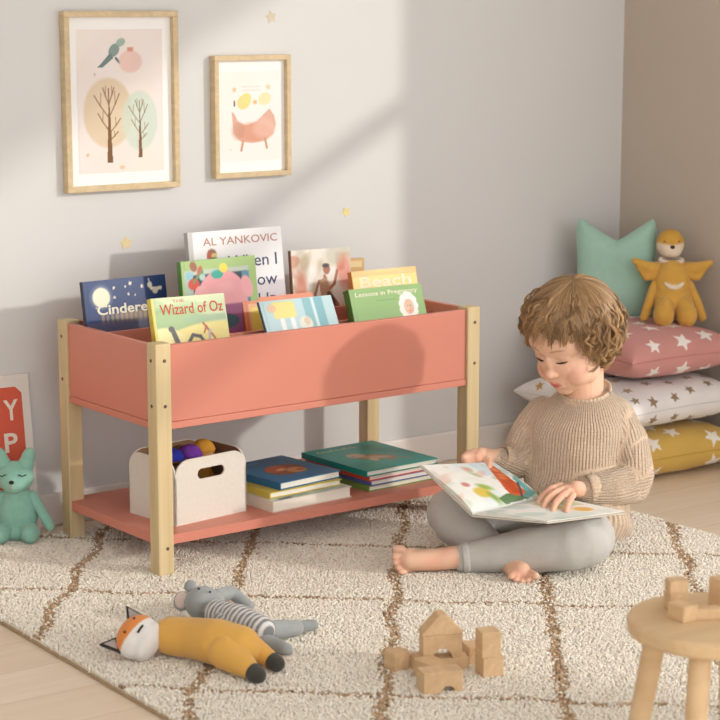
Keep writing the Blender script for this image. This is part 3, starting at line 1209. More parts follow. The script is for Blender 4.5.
def fabric_bin():
    ang = .11
    ex = np.array([math.cos(ang), math.sin(ang), 0])
    ey = np.array([-math.sin(ang), math.cos(ang), 0])
    o = np.array([.069, .050, SHELF_Z])
    W, D, H = .180, .150, .129
    M = M_shelf @ frame_matrix(o, ex, ey)
    t = thing('storage_bin', 'cream felt storage bin of toys on the lower shelf', 'storage bin', M)
    th = .0035

    def panel(name, w, R, off, hole):
        out = rrect(0, 0, w, H, .034, 8, (0, 1, 1, 0))
        lo = rrect(w * .5 - .034, H * .66, w * .5 + .034, H * .66 + .021, .0104, 8)[::-1]
        V, F = plate(out, [lo] if hole else [], th)
        mt = 'm'
        A = np.array(R).T
        V2, F2 = plate(rrect(.002, .003, w - .002, H - .001, .032, 8, (0, 1, 1, 0)), [lo] if hole else [], .0008)
        V2[:, 2] -= .0009
        make(name, V @ A.T + off, F, M_felt, t, bevel=.0008)
        return V2 @ A.T + off, F2
    lin = []
    # columns: panel x, y, outward normal
    lin.append(panel('front_wall', W, ((1, 0, 0), (0, 0, 1), (0, -1, 0)), (0, th, 0), True))
    lin.append(panel('back_wall', W, ((-1, 0, 0), (0, 0, 1), (0, 1, 0)), (W, D - th, 0), True))
    lin.append(panel('side_wall', D, ((0, -1, 0), (0, 0, 1), (-1, 0, 0)), (th, D, 0), False))
    lin.append(panel('side_wall', D, ((0, 1, 0), (0, 0, 1), (1, 0, 0)), (W - th, 0, 0), False))
    make('lining', *join(*lin), M_lining, t)
    make('bottom', *box((.002, .002, .0005), (W - .002, D - .002, .004)), M_felt, t)
    return M, W, D, H


MB, BW, BD, BH = fabric_bin()
M_tan = plain('tan_knit', (206, 150, 96), .9, .1, .06, 90, .3, .0006)


def doll(label, x, y, hat, face, tilt, top_z, band=None):
    """little egg-shaped knitted toy standing in the bin"""
    r = .024
    T = MB @ Matrix.Translation((x, y, .0045)) @ Matrix.Rotation(tilt[0], 4, 'X') @ Matrix.Rotation(tilt[1], 4, 'Y')
    t = thing('knitted_toy', label, 'soft toy', T, 'knitted toys in the fabric bin')
    body = lathe([(.004, 0), (r * .9, .003), (r * 1.02, .025), (r * .9, top_z - .075), (r * .62, top_z - .055), (.004, top_z - .05)], 24)
    make('body', *body, plain('toy_' + hat[0], hat[1], .9, .1, .08, 90, .3, .0006), t, smooth=True)
    hd = ellipsoid((0, 0, top_z - r), (r, r, r), nu=28, nv=18)
    h = make('head', *hd, face, t, smooth=True)
    cap = [(r * 1.10 * math.cos(a), top_z - r + r * 1.10 * math.sin(a)) for a in np.linspace(.15, PI / 2 - .02, 9)]
    make('hat', *lathe([(r * .9, cap[0][1] - .004)] + cap, 28), plain('hat_' + hat[0], hat[1], .9, .1, .1, 90, .35, .0008), t, smooth=True)
    if band:
        make('hair_band', *lathe([(r * 1.03, top_z - r - .004), (r * 1.14, top_z - r - .003), (r * 1.16, top_z - r + .003), (r * 1.04, top_z - r + .005)], 28), plain('band_' + hat[0], band, .9, .1), t, smooth=True)


doll('tan faced knitted toy with a royal blue hat in the fabric bin', .040, .062, ('blue', (44, 52, 150)), M_tan, (.0, .0), .134, (96, 62, 40))
doll('knitted toy with a purple hat in the fabric bin', .094, .072, ('purple', (116, 62, 158)), M_tan, (.0, .0), .132)
doll('knitted toy with a golden yellow hat in the fabric bin', .144, .090, ('yellow', (206, 150, 60)), M_tan, (-.02, .0), .132)
doll('knitted toy with a brown hat behind the blue one in the fabric bin', .058, .115, ('brown', (116, 78, 52)), M_tan, (.0, -.02), .118)

# ------------------------------------------------------------------ leaning board and mint bear by the wall
def board():
    tr = aty(28, 373, -.008)
    Hh = tr[2] - FZ
    lean = .12
    W = .30
    ey = np.array([0, math.sin(lean), math.cos(lean)])
    h = (tr[2] - FZ - .001) / math.cos(lean)
    o = tr - ey * h - np.array([W, 0, 0])
    M = frame_matrix(o, (1, 0, 0), ey)
    t = thing('letter_board', 'white board with a red panel leaning on the wall behind the mint bear', 'poster', M)
    make('board', *box((0, 0, -.008), (W, h, 0)), plain('board_white', (232, 226, 220), .6, .2, .01), t, bevel=.001)
    c = .014
    bx = .019
    pts = [(bx, bx), (W - bx, bx), (W - bx, h - bx * 1.3 - c), (W - bx - c, h - bx * 1.3), (bx + c, h - bx * 1.3), (bx, h - bx * 1.3 - c)]
    make('panel', *prism(pts, 0, .0006), plain('panel_red', (216, 98, 76), .6, .2, .02), t)
    lt = ink((236, 226, 212))
    lettering('letter', 'Y', lt, t, W - .062, h - .094, .0009, .043, .033, bold=.02)
    lettering('letter', 'P', lt, t, W - .066, h - .160, .0009, .040, .030, bold=.02)


board()
# ================================================================== soft toys
def knit(name, c, var=0.06, scale=220):
    return plain(name, c, 0.95, 0.08, var, 60, 0.35, 0.0007, sheen=0.25, bscale=scale * 3)


def rest(t, prims, name, mat, voxel=0.003, smooth=6, color=None, parent=None):
    V, F, N = remesh(join(*prims) if isinstance(prims, list) else prims, voxel, smooth)
    col = None
    if color is not None:
        col = color(V)
    return make(name, V, F, mat, parent or t, world=True, smooth=True, col=col)


class Rel:
    """pixel-sized offsets round a base point of the room"""
    def __init__(s, base, d):
        s.b = np.asarray(base, float)
        s.k = d / FPX

    def __call__(s, x, z, b=0.0):
        return s.b + VR * (x * s.k) + VZ * (z * s.k) + VB * b

    def ell(s, x, z, b, rx, rz, rb, rot=0.0):
        c, sn = math.cos(rot), math.sin(rot)
        ax = [VR * c + VZ * sn, VB, -VR * sn + VZ * c]
        return ellipsoid(s(x, z, b), (rx * s.k, rb, rz * s.k), ax, 28, 18)


M_ink = plain('black_thread', (46, 40, 38), 0.7, 0.2)
M_mint = knit('mint_plush', (146, 196, 178))
M_pinkn = plain('pink_thread', (224, 150, 140), 0.7, 0.2)

# ------------------------------------------------------------------ mint bear
def mint_bear():
    base = np.array([0.660, -0.109, 0.0])
    R = Rel(base, 4.09)
    t = thing('plush_bear', 'mint green plush bear sitting on the rug edge against the wall', 'soft toy', base)
    rest(t, [R.ell(0, 28, .018, 20.5, 26, .033), R.ell(0, 46, .014, 14, 10, .026), R.ell(0, 8, .012, 19, 9, .03)], 'body', M_mint)
    h = rest(t, [R.ell(-1, 64, .008, 19, 16, .032), R.ell(-1, 59, -.006, 13, 10, .028)], 'head', M_mint)
    for s in (-1, 1):
        rest(t, [R.ell(-1 + 13.5 * s, 83, .010, 7, 11, .013, -.30 * s), R.ell(-1 + 11 * s, 76, .010, 8, 9, .015)], 'ear', M_mint)
        rest(t, [R.ell(14.5 * s, 9.5, -.018, 9.5, 10, .026), R.ell(11 * s, 11, .004, 9, 9, .03)], 'leg', M_mint)
        rest(t, [chain([(R(15 * s, 45, .012), .011), (R(24 * s, 31, .004), .011), (R(33 * s, 15, -.002), .0105)])], 'arm', M_mint)
        e = [R(-1 + 10 * s + q, 69 - 1.5 * (1 - abs(q) / 4) + .6, -.0245 + .0006 * abs(q)) for q in (-4, -2, 0, 2, 4)]
        make('closed_eye', *tube(e, .0011, 6), M_ink, h, world=True, smooth=True)
    make('nose', *R.ell(-1, 63, -.033, 2.6, 2.0, .003), M_ink, h, world=True, smooth=True)
    make('mouth', *tube([R(-1, 60.5, -.0345), R(-1, 57.5, -.034), R(-1, 56, -.0325)], .0010, 6), M_pinkn, h, world=True, smooth=True)


mint_bear()

# ------------------------------------------------------------------ fox lying on its back
def plush_fox():
    orange, gold, white = np.array([232, 146, 76.]) / 255, np.array([226, 174, 90.]) / 255, np.array([236, 232, 228.]) / 255
    base = atz(200, 652, 0.0)
    t = thing('plush_fox', 'orange fox plush with white face lying on the rug beside the grey toy', 'soft toy', base)
    M_fox = painted('fox_plush', 0.95, 0.08, 0.35, 700, sheen=0.25)
    e1 = rbz(.45, .68, .57)
    e2 = rbz(-.89, .315, .326)
    e1 /= np.linalg.norm(e1)
    e2 = e2 - e1 * (e1 @ e2)
    e2 /= np.linalg.norm(e2)
    e3 = np.cross(e1, e2)
    hc = atz(137, 637, .037)
    b0, b1, b2, b3 = atz(172, 636, .036), atz(192, 638, .036), atz(217, 642, .040), atz(240, 647, .037)
    col = lambda V: np.tile(gold, (len(V), 1)) * (1 + .012 * waves(V, 3, 40))[:, None]
    rest(t, [chain([(b0, .033), (b1, .035), (b2, .039), (b3, .036)])], 'body', M_fox, color=col)
    for (p, q, r, s2) in ((atz(240, 640, .036), atz(271, 660, .018), .026, .0150), (atz(226, 652, .033), atz(252, 671, .017), .031, .0160)):
        d = (q - p) / np.linalg.norm(q - p)
        lg = rest(t, [chain([(p, r), (p * .5 + q * .5, (r + s2) / 2), (q, s2)])], 'leg', M_fox, color=col)
        rest(t, [chain([(q + d * .004, s2 * 1.02), (q + d * .014, s2 * .95)])], 'foot', knit('fox_foot', (72, 70, 64)), parent=lg)
    a0 = atz(188, 628, .058)
    # head, chin towards the body
    def hcol(V):
        L = V - hc
        y, x = L @ e2, L @ e1
        z = L @ e3
        m = sm(y - (.0015 - .20 * x), .0008)[:, None] * sm(-(z + .012), .003)[:, None]
        return orange * (1 - m) + white * m
    hd = rest(t, [ellipsoid(hc, (.041, .033, .033), [e1, e2, e3], 30, 20), ellipsoid(hc - e2 * .016 + e3 * .003, (.030, .026, .030), [e1, e2, e3], 30, 20),
                  ellipsoid(hc - e2 * .021 + e3 * .001, (.037, .020, .031), [e1, e2, e3]), ellipsoid(hc - e2 * .006 + e1 * .0, (.036, .03, .03), [e1, e2, e3])], 'head', M_fox, .0025, 8, color=hcol)
    for s in (-1, 1):
        p = hc + e1 * .031 * s + e2 * .019
        tip = p + e1 * .012 * s + e2 * .029
        l, r = p - e1 * .014 * s + e2 * .010, p + e1 * .009 * s - e2 * .012

        def slab(k, h0, h1):
            c = (tip + l + r) / 3
            P = [c + (x - c) * k for x in (tip, l, r)]
            V = np.array([x + e3 * h0 for x in P] + [x + e3 * h1 for x in P])
            return V, [(2, 1, 0), (3, 4, 5), (0, 1, 4, 3), (1, 2, 5, 4), (2, 0, 3, 5)]
        er = make('ear', *slab(1.0, -.004, .004), knit('fox_ear', (60, 54, 52)), t, world=True, bevel=.0015)
        make('inner_ear', *slab(.62, .0035, .0048), knit('fox_inner_ear', (176, 166, 160)), er, world=True)
        c = hc + e1 * .015 * s + e2 * .013 + e3 * .0285
        make('eye', *ellipsoid(c, (.0026, .0026, .0018), [e1, e2, e3], 14, 8), plain('fox_eye', (110, 58, 30), .5), hd, world=True, smooth=True)
    c = hc - e2 * .008 + e3 * .0325
    make('nose', *tube([c - e1 * .008 - e3 * .0003, c + e3 * .001, c + e1 * .008 - e3 * .0003], .0019, 8), M_ink, hd, world=True, smooth=True)


plush_fox()

# ------------------------------------------------------------------ grey toy in a striped top
def grey_toy():
    base = atz(235, 632, 0)
    t = thing('plush_mouse', 'grey round eared plush toy in a striped top lying behind the fox', 'soft toy', base)
    M_grey = knit('grey_plush', (160, 164, 164))
    M_str = painted('striped_jersey', .95, .08, .3, 700)
    a, c = atz(217, 613, .035), atz(260, 630, .030)
    ax = (c - a) / np.linalg.norm(c - a)

    def stripes(V):
        m = sm(np.abs(((V - a) @ ax / .0105) % 1 - .5) - .27, .06)[:, None]
        return np.array([232, 230, 228.]) / 255 * m + np.array([134, 134, 136.]) / 255 * (1 - m)
    rest(t, [chain([(a, .024), (a * .5 + c * .5, .030), (c, .026)])], 'body', M_str, color=stripes)
    hc = atz(203, 603, .038)
    h = rest(t, [ellipsoid(hc, (.033, .033, .031)), ellipsoid(hc + rbz(.012, -.004, -.002), (.028, .03, .027))], 'head', M_grey)
    # ears
    f = rbz(-.10, -.75, .65)
    f /= np.linalg.norm(f)
    for (p, rx, rz, nm) in ((atz(182, 601, .034), .017, .021, 1), (atz(190, 586, .045), .012, .014, 0)):
        u = VR
        w2 = np.cross(f, u)
        w2 /= np.linalg.norm(w2)
        u = np.cross(w2, f)
        e = rest(t, [ellipsoid(p, (rx, rz, .006), [u, w2, f]), ellipsoid(p * .6 + hc * .4, (.010, .010, .006), [u, w2, f])], 'ear', M_grey)
        if nm:
            make('inner_ear', *ellipsoid(p + f * .0042, (rx * .72, rz * .75, .003), [u, w2, f]), knit('ear_pink', (226, 206, 198)), e, world=True, smooth=True)
    # arms and legs
    rest(t, [chain([(atz(216, 596, .045), .013), (atz(231, 592, .036), .0125), (atz(249, 606, .016), .0105)])], 'arm', M_grey)

    b1 = atz(220, 620, .036)
    ar = rest(t, [chain([(b1, .014), (atz(238, 632, .024), .012)])], 'arm', M_str, color=lambda V: np.where((sm(np.abs(((V - b1) @ ax / .0085) % 1 - .5) - .27, .06) > .5)[:, None], np.array([206, 202, 198.]) / 255, np.array([128, 128, 130.]) / 255))
    rest(t, [chain([(atz(238, 632, .024), .0115), (atz(249, 640, .014), .011)])], 'hand', M_grey, parent=ar)
    l1 = rest(t, [chain([(atz(258, 631, .024), .017), (atz(283, 629, .019), .0165), (atz(296, 628, .017), .0145)])], 'leg', M_grey)
    rest(t, [chain([(atz(299, 627, .017), .0115), (atz(313, 625, .017), .0105)])], 'foot', knit('grey_foot', (150, 154, 152)), parent=l1)
    rest(t, [chain([(atz(254, 637, .020), .015), (atz(276, 645, .013), .0125), (atz(286, 649, .0125), .0115)])], 'leg', M_grey)
    e = hc + rbz(-.006, -.012, .030)
    make('eye', *ellipsoid(e, (.0022, .0022, .0018), nu=12, nv=8), M_ink, h, world=True, smooth=True)
    e = hc + rbz(.014, -.018, .026)
    make('eye', *ellipsoid(e, (.0022, .0022, .0018), nu=12, nv=8), M_ink, h, world=True, smooth=True)


grey_toy()

# ================================================================== cushions
def cushion(name, label, M, W, H, T, base, starc=None, stars=(), group=None, r=.03, sag=None, extra=None):
    t = thing(name, label, 'cushion', M, group)
    n = 190
    Vt, F, u, v = grid(n, n, 1, 1)
    u, v = .5 - .5 * np.cos(PI * u), .5 - .5 * np.cos(PI * v)
    x, y = 2 * u - 1, 2 * v - 1
    prof = np.clip((1 - np.abs(x) ** 3.6) * (1 - np.abs(y) ** 3.6), 0, 1)
    z = T / 2 * prof ** .42
    px = x * W / 2 * (1 - .10 * (1 - y ** 2) * np.abs(x) ** 3)
    py = y * H / 2 * (1 - .10 * (1 - x ** 2) * np.abs(y) ** 3)
    P = np.stack([px, py, z], 1)
    wr = waves(np.stack([px, py, 0 * px], 1), len(label), 40) * .0025 * prof + waves(np.stack([px, py, 0 * px], 1), 2 + len(label), 110) * .0008
    cols = []
    meshes = []
    G = P.reshape(n, n, 3)

    def arc(axis):
        d = np.linalg.norm(np.diff(G, axis=axis), axis=2)
        c = np.cumsum(d, axis=axis)
        c = np.concatenate([np.zeros_like(np.take(c, [0], axis)), c], axis)
        return c - np.take(c, [n // 2], axis)
    AX, AY = arc(1).ravel(), arc(0).ravel()           # distances along the cloth from its middle
    for sgn in (1, -1):
        Q = P.copy()
        Q[:, 2] = (Q[:, 2] + wr) * sgn
        s = Sheet(AX, AY, 1.0, 1.0, base)
        s.e = .0012
        s.mottle(np.asarray(base) * .95, 60, .3, 3)
        for k, (sx, sy, sr, rot) in enumerate(stars):
            nn = int(np.argmin((AX - sx) ** 2 + (AY - sy) ** 2))
            row, cl = nn // n, nn % n
            ed = min(AX[nn] - AX[row * n], AX[row * n + n - 1] - AX[nn], AY[nn] - AY[cl], AY[(n - 1) * n + cl] - AY[nn])
            if ed < sr * 1.05:
                continue
            s.star(sx, sy, sr, starc if not isinstance(starc, list) else starc[k % len(starc)], rot, .46)
        meshes.append((Q, F if sgn > 0 else F[:, ::-1]))
        cols.append(s.c)
    V = np.vstack([meshes[0][0], meshes[1][0]])
    FF = np.vstack([meshes[0][1], meshes[1][1] + n * n])
    make('cover', V, FF, painted(name + '_cloth', .92, .1, .25, 900, sheen=.15), t, smooth=True, col=np.vstack(cols))
    i = np.concatenate([np.arange(n), np.arange(n) * n + n - 1, (n * n - 1 - np.arange(n)), (n * (n - 1) - np.arange(n) * n)])
    path = P[i][::6].copy()
    path[:, 2] = 0
    make('seam', *tube(list(path), .0016, 6, True), plain(name + '_seam', np.asarray(base) * .93, .9, .1), t, smooth=True)
    return t


def star_grid(r, seed, pitch, jit=.010, tilt=.5):
    g = np.random.default_rng(seed)
    out = []
    m = int(.30 / pitch)
    for i in range(-m, m + 1):
        for j in range(-m, m + 1):
            out.append(((i + .5 * (j % 2)) * pitch + g.normal(0, jit), j * pitch * .9 + g.normal(0, jit), r * g.uniform(.85, 1.12), g.uniform(-tilt, tilt)))
    return out


def lay(x, y, z, yaw, tx=0, ty=0):
    return Matrix.Translation((x, y, z)) @ Matrix.Rotation(yaw, 4, 'Z') @ Matrix.Rotation(tx, 4, 'X') @ Matrix.Rotation(ty, 4, 'Y')


GC = 'cushions stacked in the corner'
cushion('star_cushion', 'mustard yellow cushion with white stars at the bottom of the corner stack', lay(2.195, -.285, .0455, -.02), .40, .42, .114, (214, 176, 92), (244, 238, 226), star_grid(.0245, 3, .092), GC)
cushion('star_cushion', 'white cushion with gold and grey stars in the middle of the corner stack', lay(2.198, -.285, .1595, .02), .405, .40, .105, (236, 232, 230), [(196, 158, 92), (150, 128, 104), (176, 150, 120)], star_grid(.0165, 5, .066, .007), GC)
cushion('star_cushion', 'dusty pink cushion with white stars on top of the corner stack', lay(2.215, -.275, .2740, -.03), .35, .38, .114, (212, 150, 144), (246, 238, 232), star_grid(.0240, 8, .090, .010, .8), GC)


def eared_cushion():
    """mint cushion with two points, standing in the corner"""
    a = np.array([2.192, -.075, 0])
    b2 = np.array([2.325, -.195, 0])
    ex = (b2 - a) / np.linalg.norm(b2 - a)
    W = float(np.linalg.norm(b2 - a)) + .02
    ey = np.array([.09, .09, 1.0])
    z0 = .327
    M = frame_matrix(np.array([a[0] - .015, a[1] - .02, z0]), ex, ey)
    t = thing('eared_cushion', 'mint green two pointed cushion standing in the wall corner behind the stack', 'cushion', M)
    H = .241
    n = 120
    Vt, F, u, v = grid(n, n, 1, 1)
    # outline: square below, two points above with a valley between
    topz = H * (.82 + .18 * np.minimum(np.abs(2 * u - 1) * 1.22, 1) - .0 * u)
    valley = H * (.775 + .225 * np.clip(np.abs(2 * u - 1) * 1.15, 0, 1) ** 1.1)
    corner = np.clip((np.abs(2 * u - 1) - .86) / .14, 0, 1)
    hh = valley - corner ** 2 * .026
    x = u * W + .006 * np.sin(v * PI)*0 
    side = 1 - .06 * np.sin(v * PI) - .0 * v
    x = W / 2 + (u - .5) * W * side
    y = v * hh
    pr = np.clip((1 - np.abs(2 * u - 1) ** 3) * (1 - np.abs(2 * v - 1) ** 3.2), 0, 1) ** .45
    V, FF = [], []
    for sg in (1, -1):
        V.append(np.stack([x, y, sg * .042 * pr + .0 * u], 1))
    VV = np.vstack(V)
    make('cover', VV, np.vstack([F, F[:, ::-1] + n * n]), knit('mint_cloth', (166, 204, 188), .03), t, smooth=True)


eared_cushion()

# ------------------------------------------------------------------ mustard teddy on the stack
def mustard_teddy():
    base = np.array([2.283, -.335, .3315])
    D = float((base - CAM) @ (VB * math.cos(PITCH) - VZ * math.sin(PITCH)))
    R = Rel(base, D)
    t = thing('plush_teddy', 'mustard plush toy with white muzzle and pointed sleeves on the pink cushion', 'soft toy', base)
    Mm = knit('mustard_plush', (214, 166, 80))
    Mw = knit('cream_plush', (236, 220, 200))
    lb = lambda z: .0012 * z                       # leans back a little
    body = rest(t, [R.ell(0, 35, lb(35), 18, 26, .034), R.ell(0, 20, lb(20), 19.5, 18, .036)], 'body', Mm)
    hd = R.ell(0, 75, lb(75) - .004, 14, 15, .029)

    def hc(V):
        L = V - R(0, 75, lb(75))
        z, x = L @ VZ / R.k, L @ VR / R.k
        m = sm(z - .3 - .12 * np.abs(x), 1.0)
        m = m * sm(z * 0 + (L @ VB) - .012, .004)
        return np.array([236, 218, 196.]) / 255 * m[:, None] + np.array([214, 166, 80.]) / 255 * (1 - m)[:, None]
    h = rest(t, [hd, R.ell(0, 70, lb(70) - .014, 11, 9, .02)], 'head', painted('teddy_face', .95, .08, .3, 600), .0025, color=hc)
    make('collar', *tube([R(11 * math.cos(a), 59.5 + 1.2 * math.sin(a), lb(60) - .006 + .022 * math.sin(a)) for a in np.linspace(0, 2 * PI, 28)[:-1]], .0055, 8, True), Mw, t, world=True, smooth=True)
    # white smile on the belly, following the round of it
    sm_pts = []
    for q in np.linspace(-1, 1, 9):
        x, z = 9.5 * q, 38 - 5 * (1 - q * q) + 2
        dx, dz = x / 18, (z - 35) / 26
        sm_pts.append(R(x, z, lb(35) - .034 * math.sqrt(max(1 - dx * dx - dz * dz, .05)) - .001))
    make('belly_patch', *tube(sm_pts, [.0025 + .0055 * (1 - abs(q)) ** .6 for q in np.linspace(-1, 1, 9)], 8), Mw, body, world=True, smooth=True)
    for s in (-1, 1):
        rest(t, [R.ell(11.5 * s, 9, -.016, 10.5, 13, .030), R.ell(10 * s, 16, .0, 10, 11, .03)], 'leg', Mm)
        # wide pointed sleeve
        rest(t, [chain([(R(13 * s, 50, lb(50)), .020), (R(24 * s, 53, .045), .015), (R(38 * s, 60 - 2 * (s > 0), .045), .008)]),
                 chain([(R(13 * s, 46, lb(46)), .018), (R(26 * s, 44, .045), .010)]), chain([(R(26 * s, 44, .045), .010), (R(36 * s, 58, .045), .007)])], 'sleeve', Mm)
        rest(t, [chain([(R(17 * s, 36, lb(36)), .012), (R(24 * s, 19, .02), .012), (R(29 * s, 5, .012), .011)])], 'arm', Mm)
        c = R(6.5 * s, 79, lb(79) - .031)
        make('eye', *tube([c - VR * .004, c - VZ * .0022 - VB * .0012, c + VR * .004], .0018, 6), plain('brown_thread', (126, 76, 34), .7), h, world=True, smooth=True)
    make('nose', *R.ell(0, 73.5, lb(73) - .036, 2.4, 1.9, .004), plain('teddy_nose', (76, 48, 40), .6), h, world=True, smooth=True)


mustard_teddy()

# ================================================================== wooden blocks
M_block = wood('beech', (226, 194, 154), (212, 176, 134), (1, 0.12, 1), 70, 0.55)
M_stool = wood('stool_beech', (224, 194, 152), (212, 178, 136), (0.15, 1, 1), 40, 0.45)
GB = 'wooden toy blocks on the rug'


def block(label, M, VF, group=GB, name='wooden_block', cat='toy block', mat=None):
    o = make(name, VF[0], VF[1], mat or M_block, bevel=.0009)
    o.matrix_world = M
    set_props(o, label, cat, group)
    return o


def arch_pts(w, h, r, n=10, dx=0.0):
    pts = [(-w / 2, 0), (-r + dx, 0)]
    pts += [(dx - r * math.cos(a), r * math.sin(a)) for a in np.linspace(0, PI, n)[1:-1]]
    pts += [(r + dx, 0), (w / 2, 0), (w / 2, h), (-w / 2, h)]
    return pts


def upright(pts, d):
    """outline in x, z given depth d along y"""
    V, F = prism(pts, -d / 2, d / 2)
    V = V[:, [0, 2, 1]] * (1, 1, 1)
    return V, [f[::-1] for f in F]


def on(u, v, z, yaw, dz=0):
    p = atz(u, v, z)
    return Matrix.Translation((p[0], p[1], z + dz)) @ Matrix.Rotation(-YAW + yaw, 4, 'Z')


kb = 3.3 / FPX
block('single square wooden block left of the arch blocks on the rug', on(397, 668, 0, .62), box((-.0155, -.0155, 0), (.0155, .0155, .031)))
block('small wooden block standing behind and left of the arch tower', on(417, 668, 0, .5), box((-.011, -.011, 0), (.011, .011, .024)))
# arch tower
A = on(441, 668, 0, .20)
block('long low wooden block lying under the arch and roof', A, box((-.036, -.017, 0), (.043, .015, .0215)))
block('wooden arch block standing beneath the triangular roof block', A @ Matrix.Translation((-.001, .0, .0216)), upright(arch_pts(.066, .040, .0165, 12), .030))
block('triangular wooden roof block on top of the arch block', A @ Matrix.Translation((-.001, .0, .0618)), upright([(-.034, 0), (.034, 0), (.034, .004), (.006, .034), (-.006, .034), (-.034, .004)], .032))
# front group
block('wooden bridge block with a small arch in front of the tower', on(440, 690, 0, .30), upright(arch_pts(.066, .036, .0115, 10, .008), .034))
block('flat wooden block lying between the front bridge block and the tower', on(432, 678, 0, .62), box((-.018, -.028, 0), (.018, .026, .030)))
T = on(489, 674, 0, .42)
block('lower wooden block of the two block pillar right of the arch tower', T, box((-.0185, -.0155, 0), (.0185, .0155, .033)))
block('upper wooden block of the two block pillar right of the arch tower', T @ Matrix.Translation((-.002, .001, .0332)) @ Matrix.Rotation(-.12, 4, 'Z'), box((-.0165, -.0165, 0), (.0165, .0165, .043)))
block('short wooden block lying behind the two block pillar', on(473, 661, 0, .3), box((-.014, -.02, 0), (.014, .02, .030)))

# ================================================================== stool
SZ = 0.25
SC = atz(716, 617, SZ)


def stool():
    t = thing('round_stool', 'round light wooden stool at the right front edge of the rug', 'stool', (SC[0], SC[1], 0))
    R, th = .122, .024
    prof = [(.0005, -th), (R - .006, -th), (R - .002, -th + .002), (R, -th + .006), (R, -.006), (R - .002, -.002), (R - .006, 0), (.0005, 0)]
    V, F = lathe(prof, 72, (SC[0], SC[1], SZ))
    make('seat', V, F, M_stool, t, world=True, smooth=False, bevel=.0)
    # legs splay outwards
    tops = (((653, 652), (639, 724)), ((697, 655), (691, 726)))
    zt = SZ - th
    dirs = []
    for (a, b2) in tops:
        p = atz(*a, zt + .0)
        dirs.append(p)
    for a0 in (2.62, 3.75 + .35, 5.9, 0.75):
        pass
    for ang, sp in ((PI * .93, .035), (PI * 1.365, .030), (PI * .365, .03), (PI * 1.93, .03)):
        d = VR * math.cos(ang) + VB * math.sin(ang)
        p = np.array([SC[0], SC[1], SZ - th + .003]) + d * .080
        q = np.array([SC[0], SC[1], 0.0]) + d * (.080 + sp)
        ax = (q - p)
        V, F = tube([p, p + ax * .1, p + ax * .6, q], [.0155, .0155, .0150, .0135], 24)
        make('leg', V, F, M_stool, t, world=True, smooth=True)


stool()
GS = 'wooden toy blocks on the stool'


def son(u, v, yaw, z=0.0):
    p = atz(u, v, SZ)
    return Matrix.Translation((p[0], p[1], SZ + .0002 + z)) @ Matrix.Rotation(-YAW + yaw, 4, 'Z')


block('low wooden block lying at the front left of the stool seat', son(682, 619, .62), box((-.013, -.016, 0), (.013, .016, .022)), GS)
S2 = son(676, 608, .25)
block('square wooden block standing behind the low block on the stool', S2, box((-.0145, -.012, 0), (.0145, .012, .024)), GS)
block('thin wooden block lying on the square block on the stool', S2 @ Matrix.Translation((.0, .0, .0242)) @ Matrix.Rotation(-.08, 4, 'Z'), box((-.0135, -.012, 0), (.0135, .012, .018)), GS)
block('flat wooden block along the middle of the stool seat', son(706, 618, .08), box((-.020, -.010, 0), (.020, .010, .015)), GS)
block('tall wooden block at the right end of the stool seat', son(722, 609, .5), box((-.014, -.014, 0), (.014, .014, .046)), GS)
# ================================================================== the child
HEAD = at(572, 338, 3.88)
FH = rbz(-.69, -.72, 0)
FH /= np.linalg.norm(FH)
TP = math.radians(25)
HF = FH * math.cos(TP) - VZ * math.sin(TP)           # where the face looks
HU = FH * math.sin(TP) + VZ * math.cos(TP)           # up through the crown
HL = np.cross(HU, HF)
HL = -HL if (HL @ VR) < 0 else HL                    # the child's left, to the right of the photo
HAX = np.stack([HL, HF, HU])


def hd(x, y, z):
    return HEAD + HL * x + HF * y + HU * z


def hell(c, r):
    return ellipsoid(hd(*c), r, HAX, 32, 22)


BR = dict(S0=at(473, 514, 3.72), S1=at(540, 499, 3.84), R0=at(547, 521, 3.66), R1=at(624, 511, 3.78), L0=at(422, 465, 3.80), L1=at(494, 462, 3.92))

NECK = at(585, 392, 3.915)
SKIN = np.array([238, 194, 166.]) / 255


def finger(pts, r):
    return chain([(p, q) for p, q in zip(pts, r)])


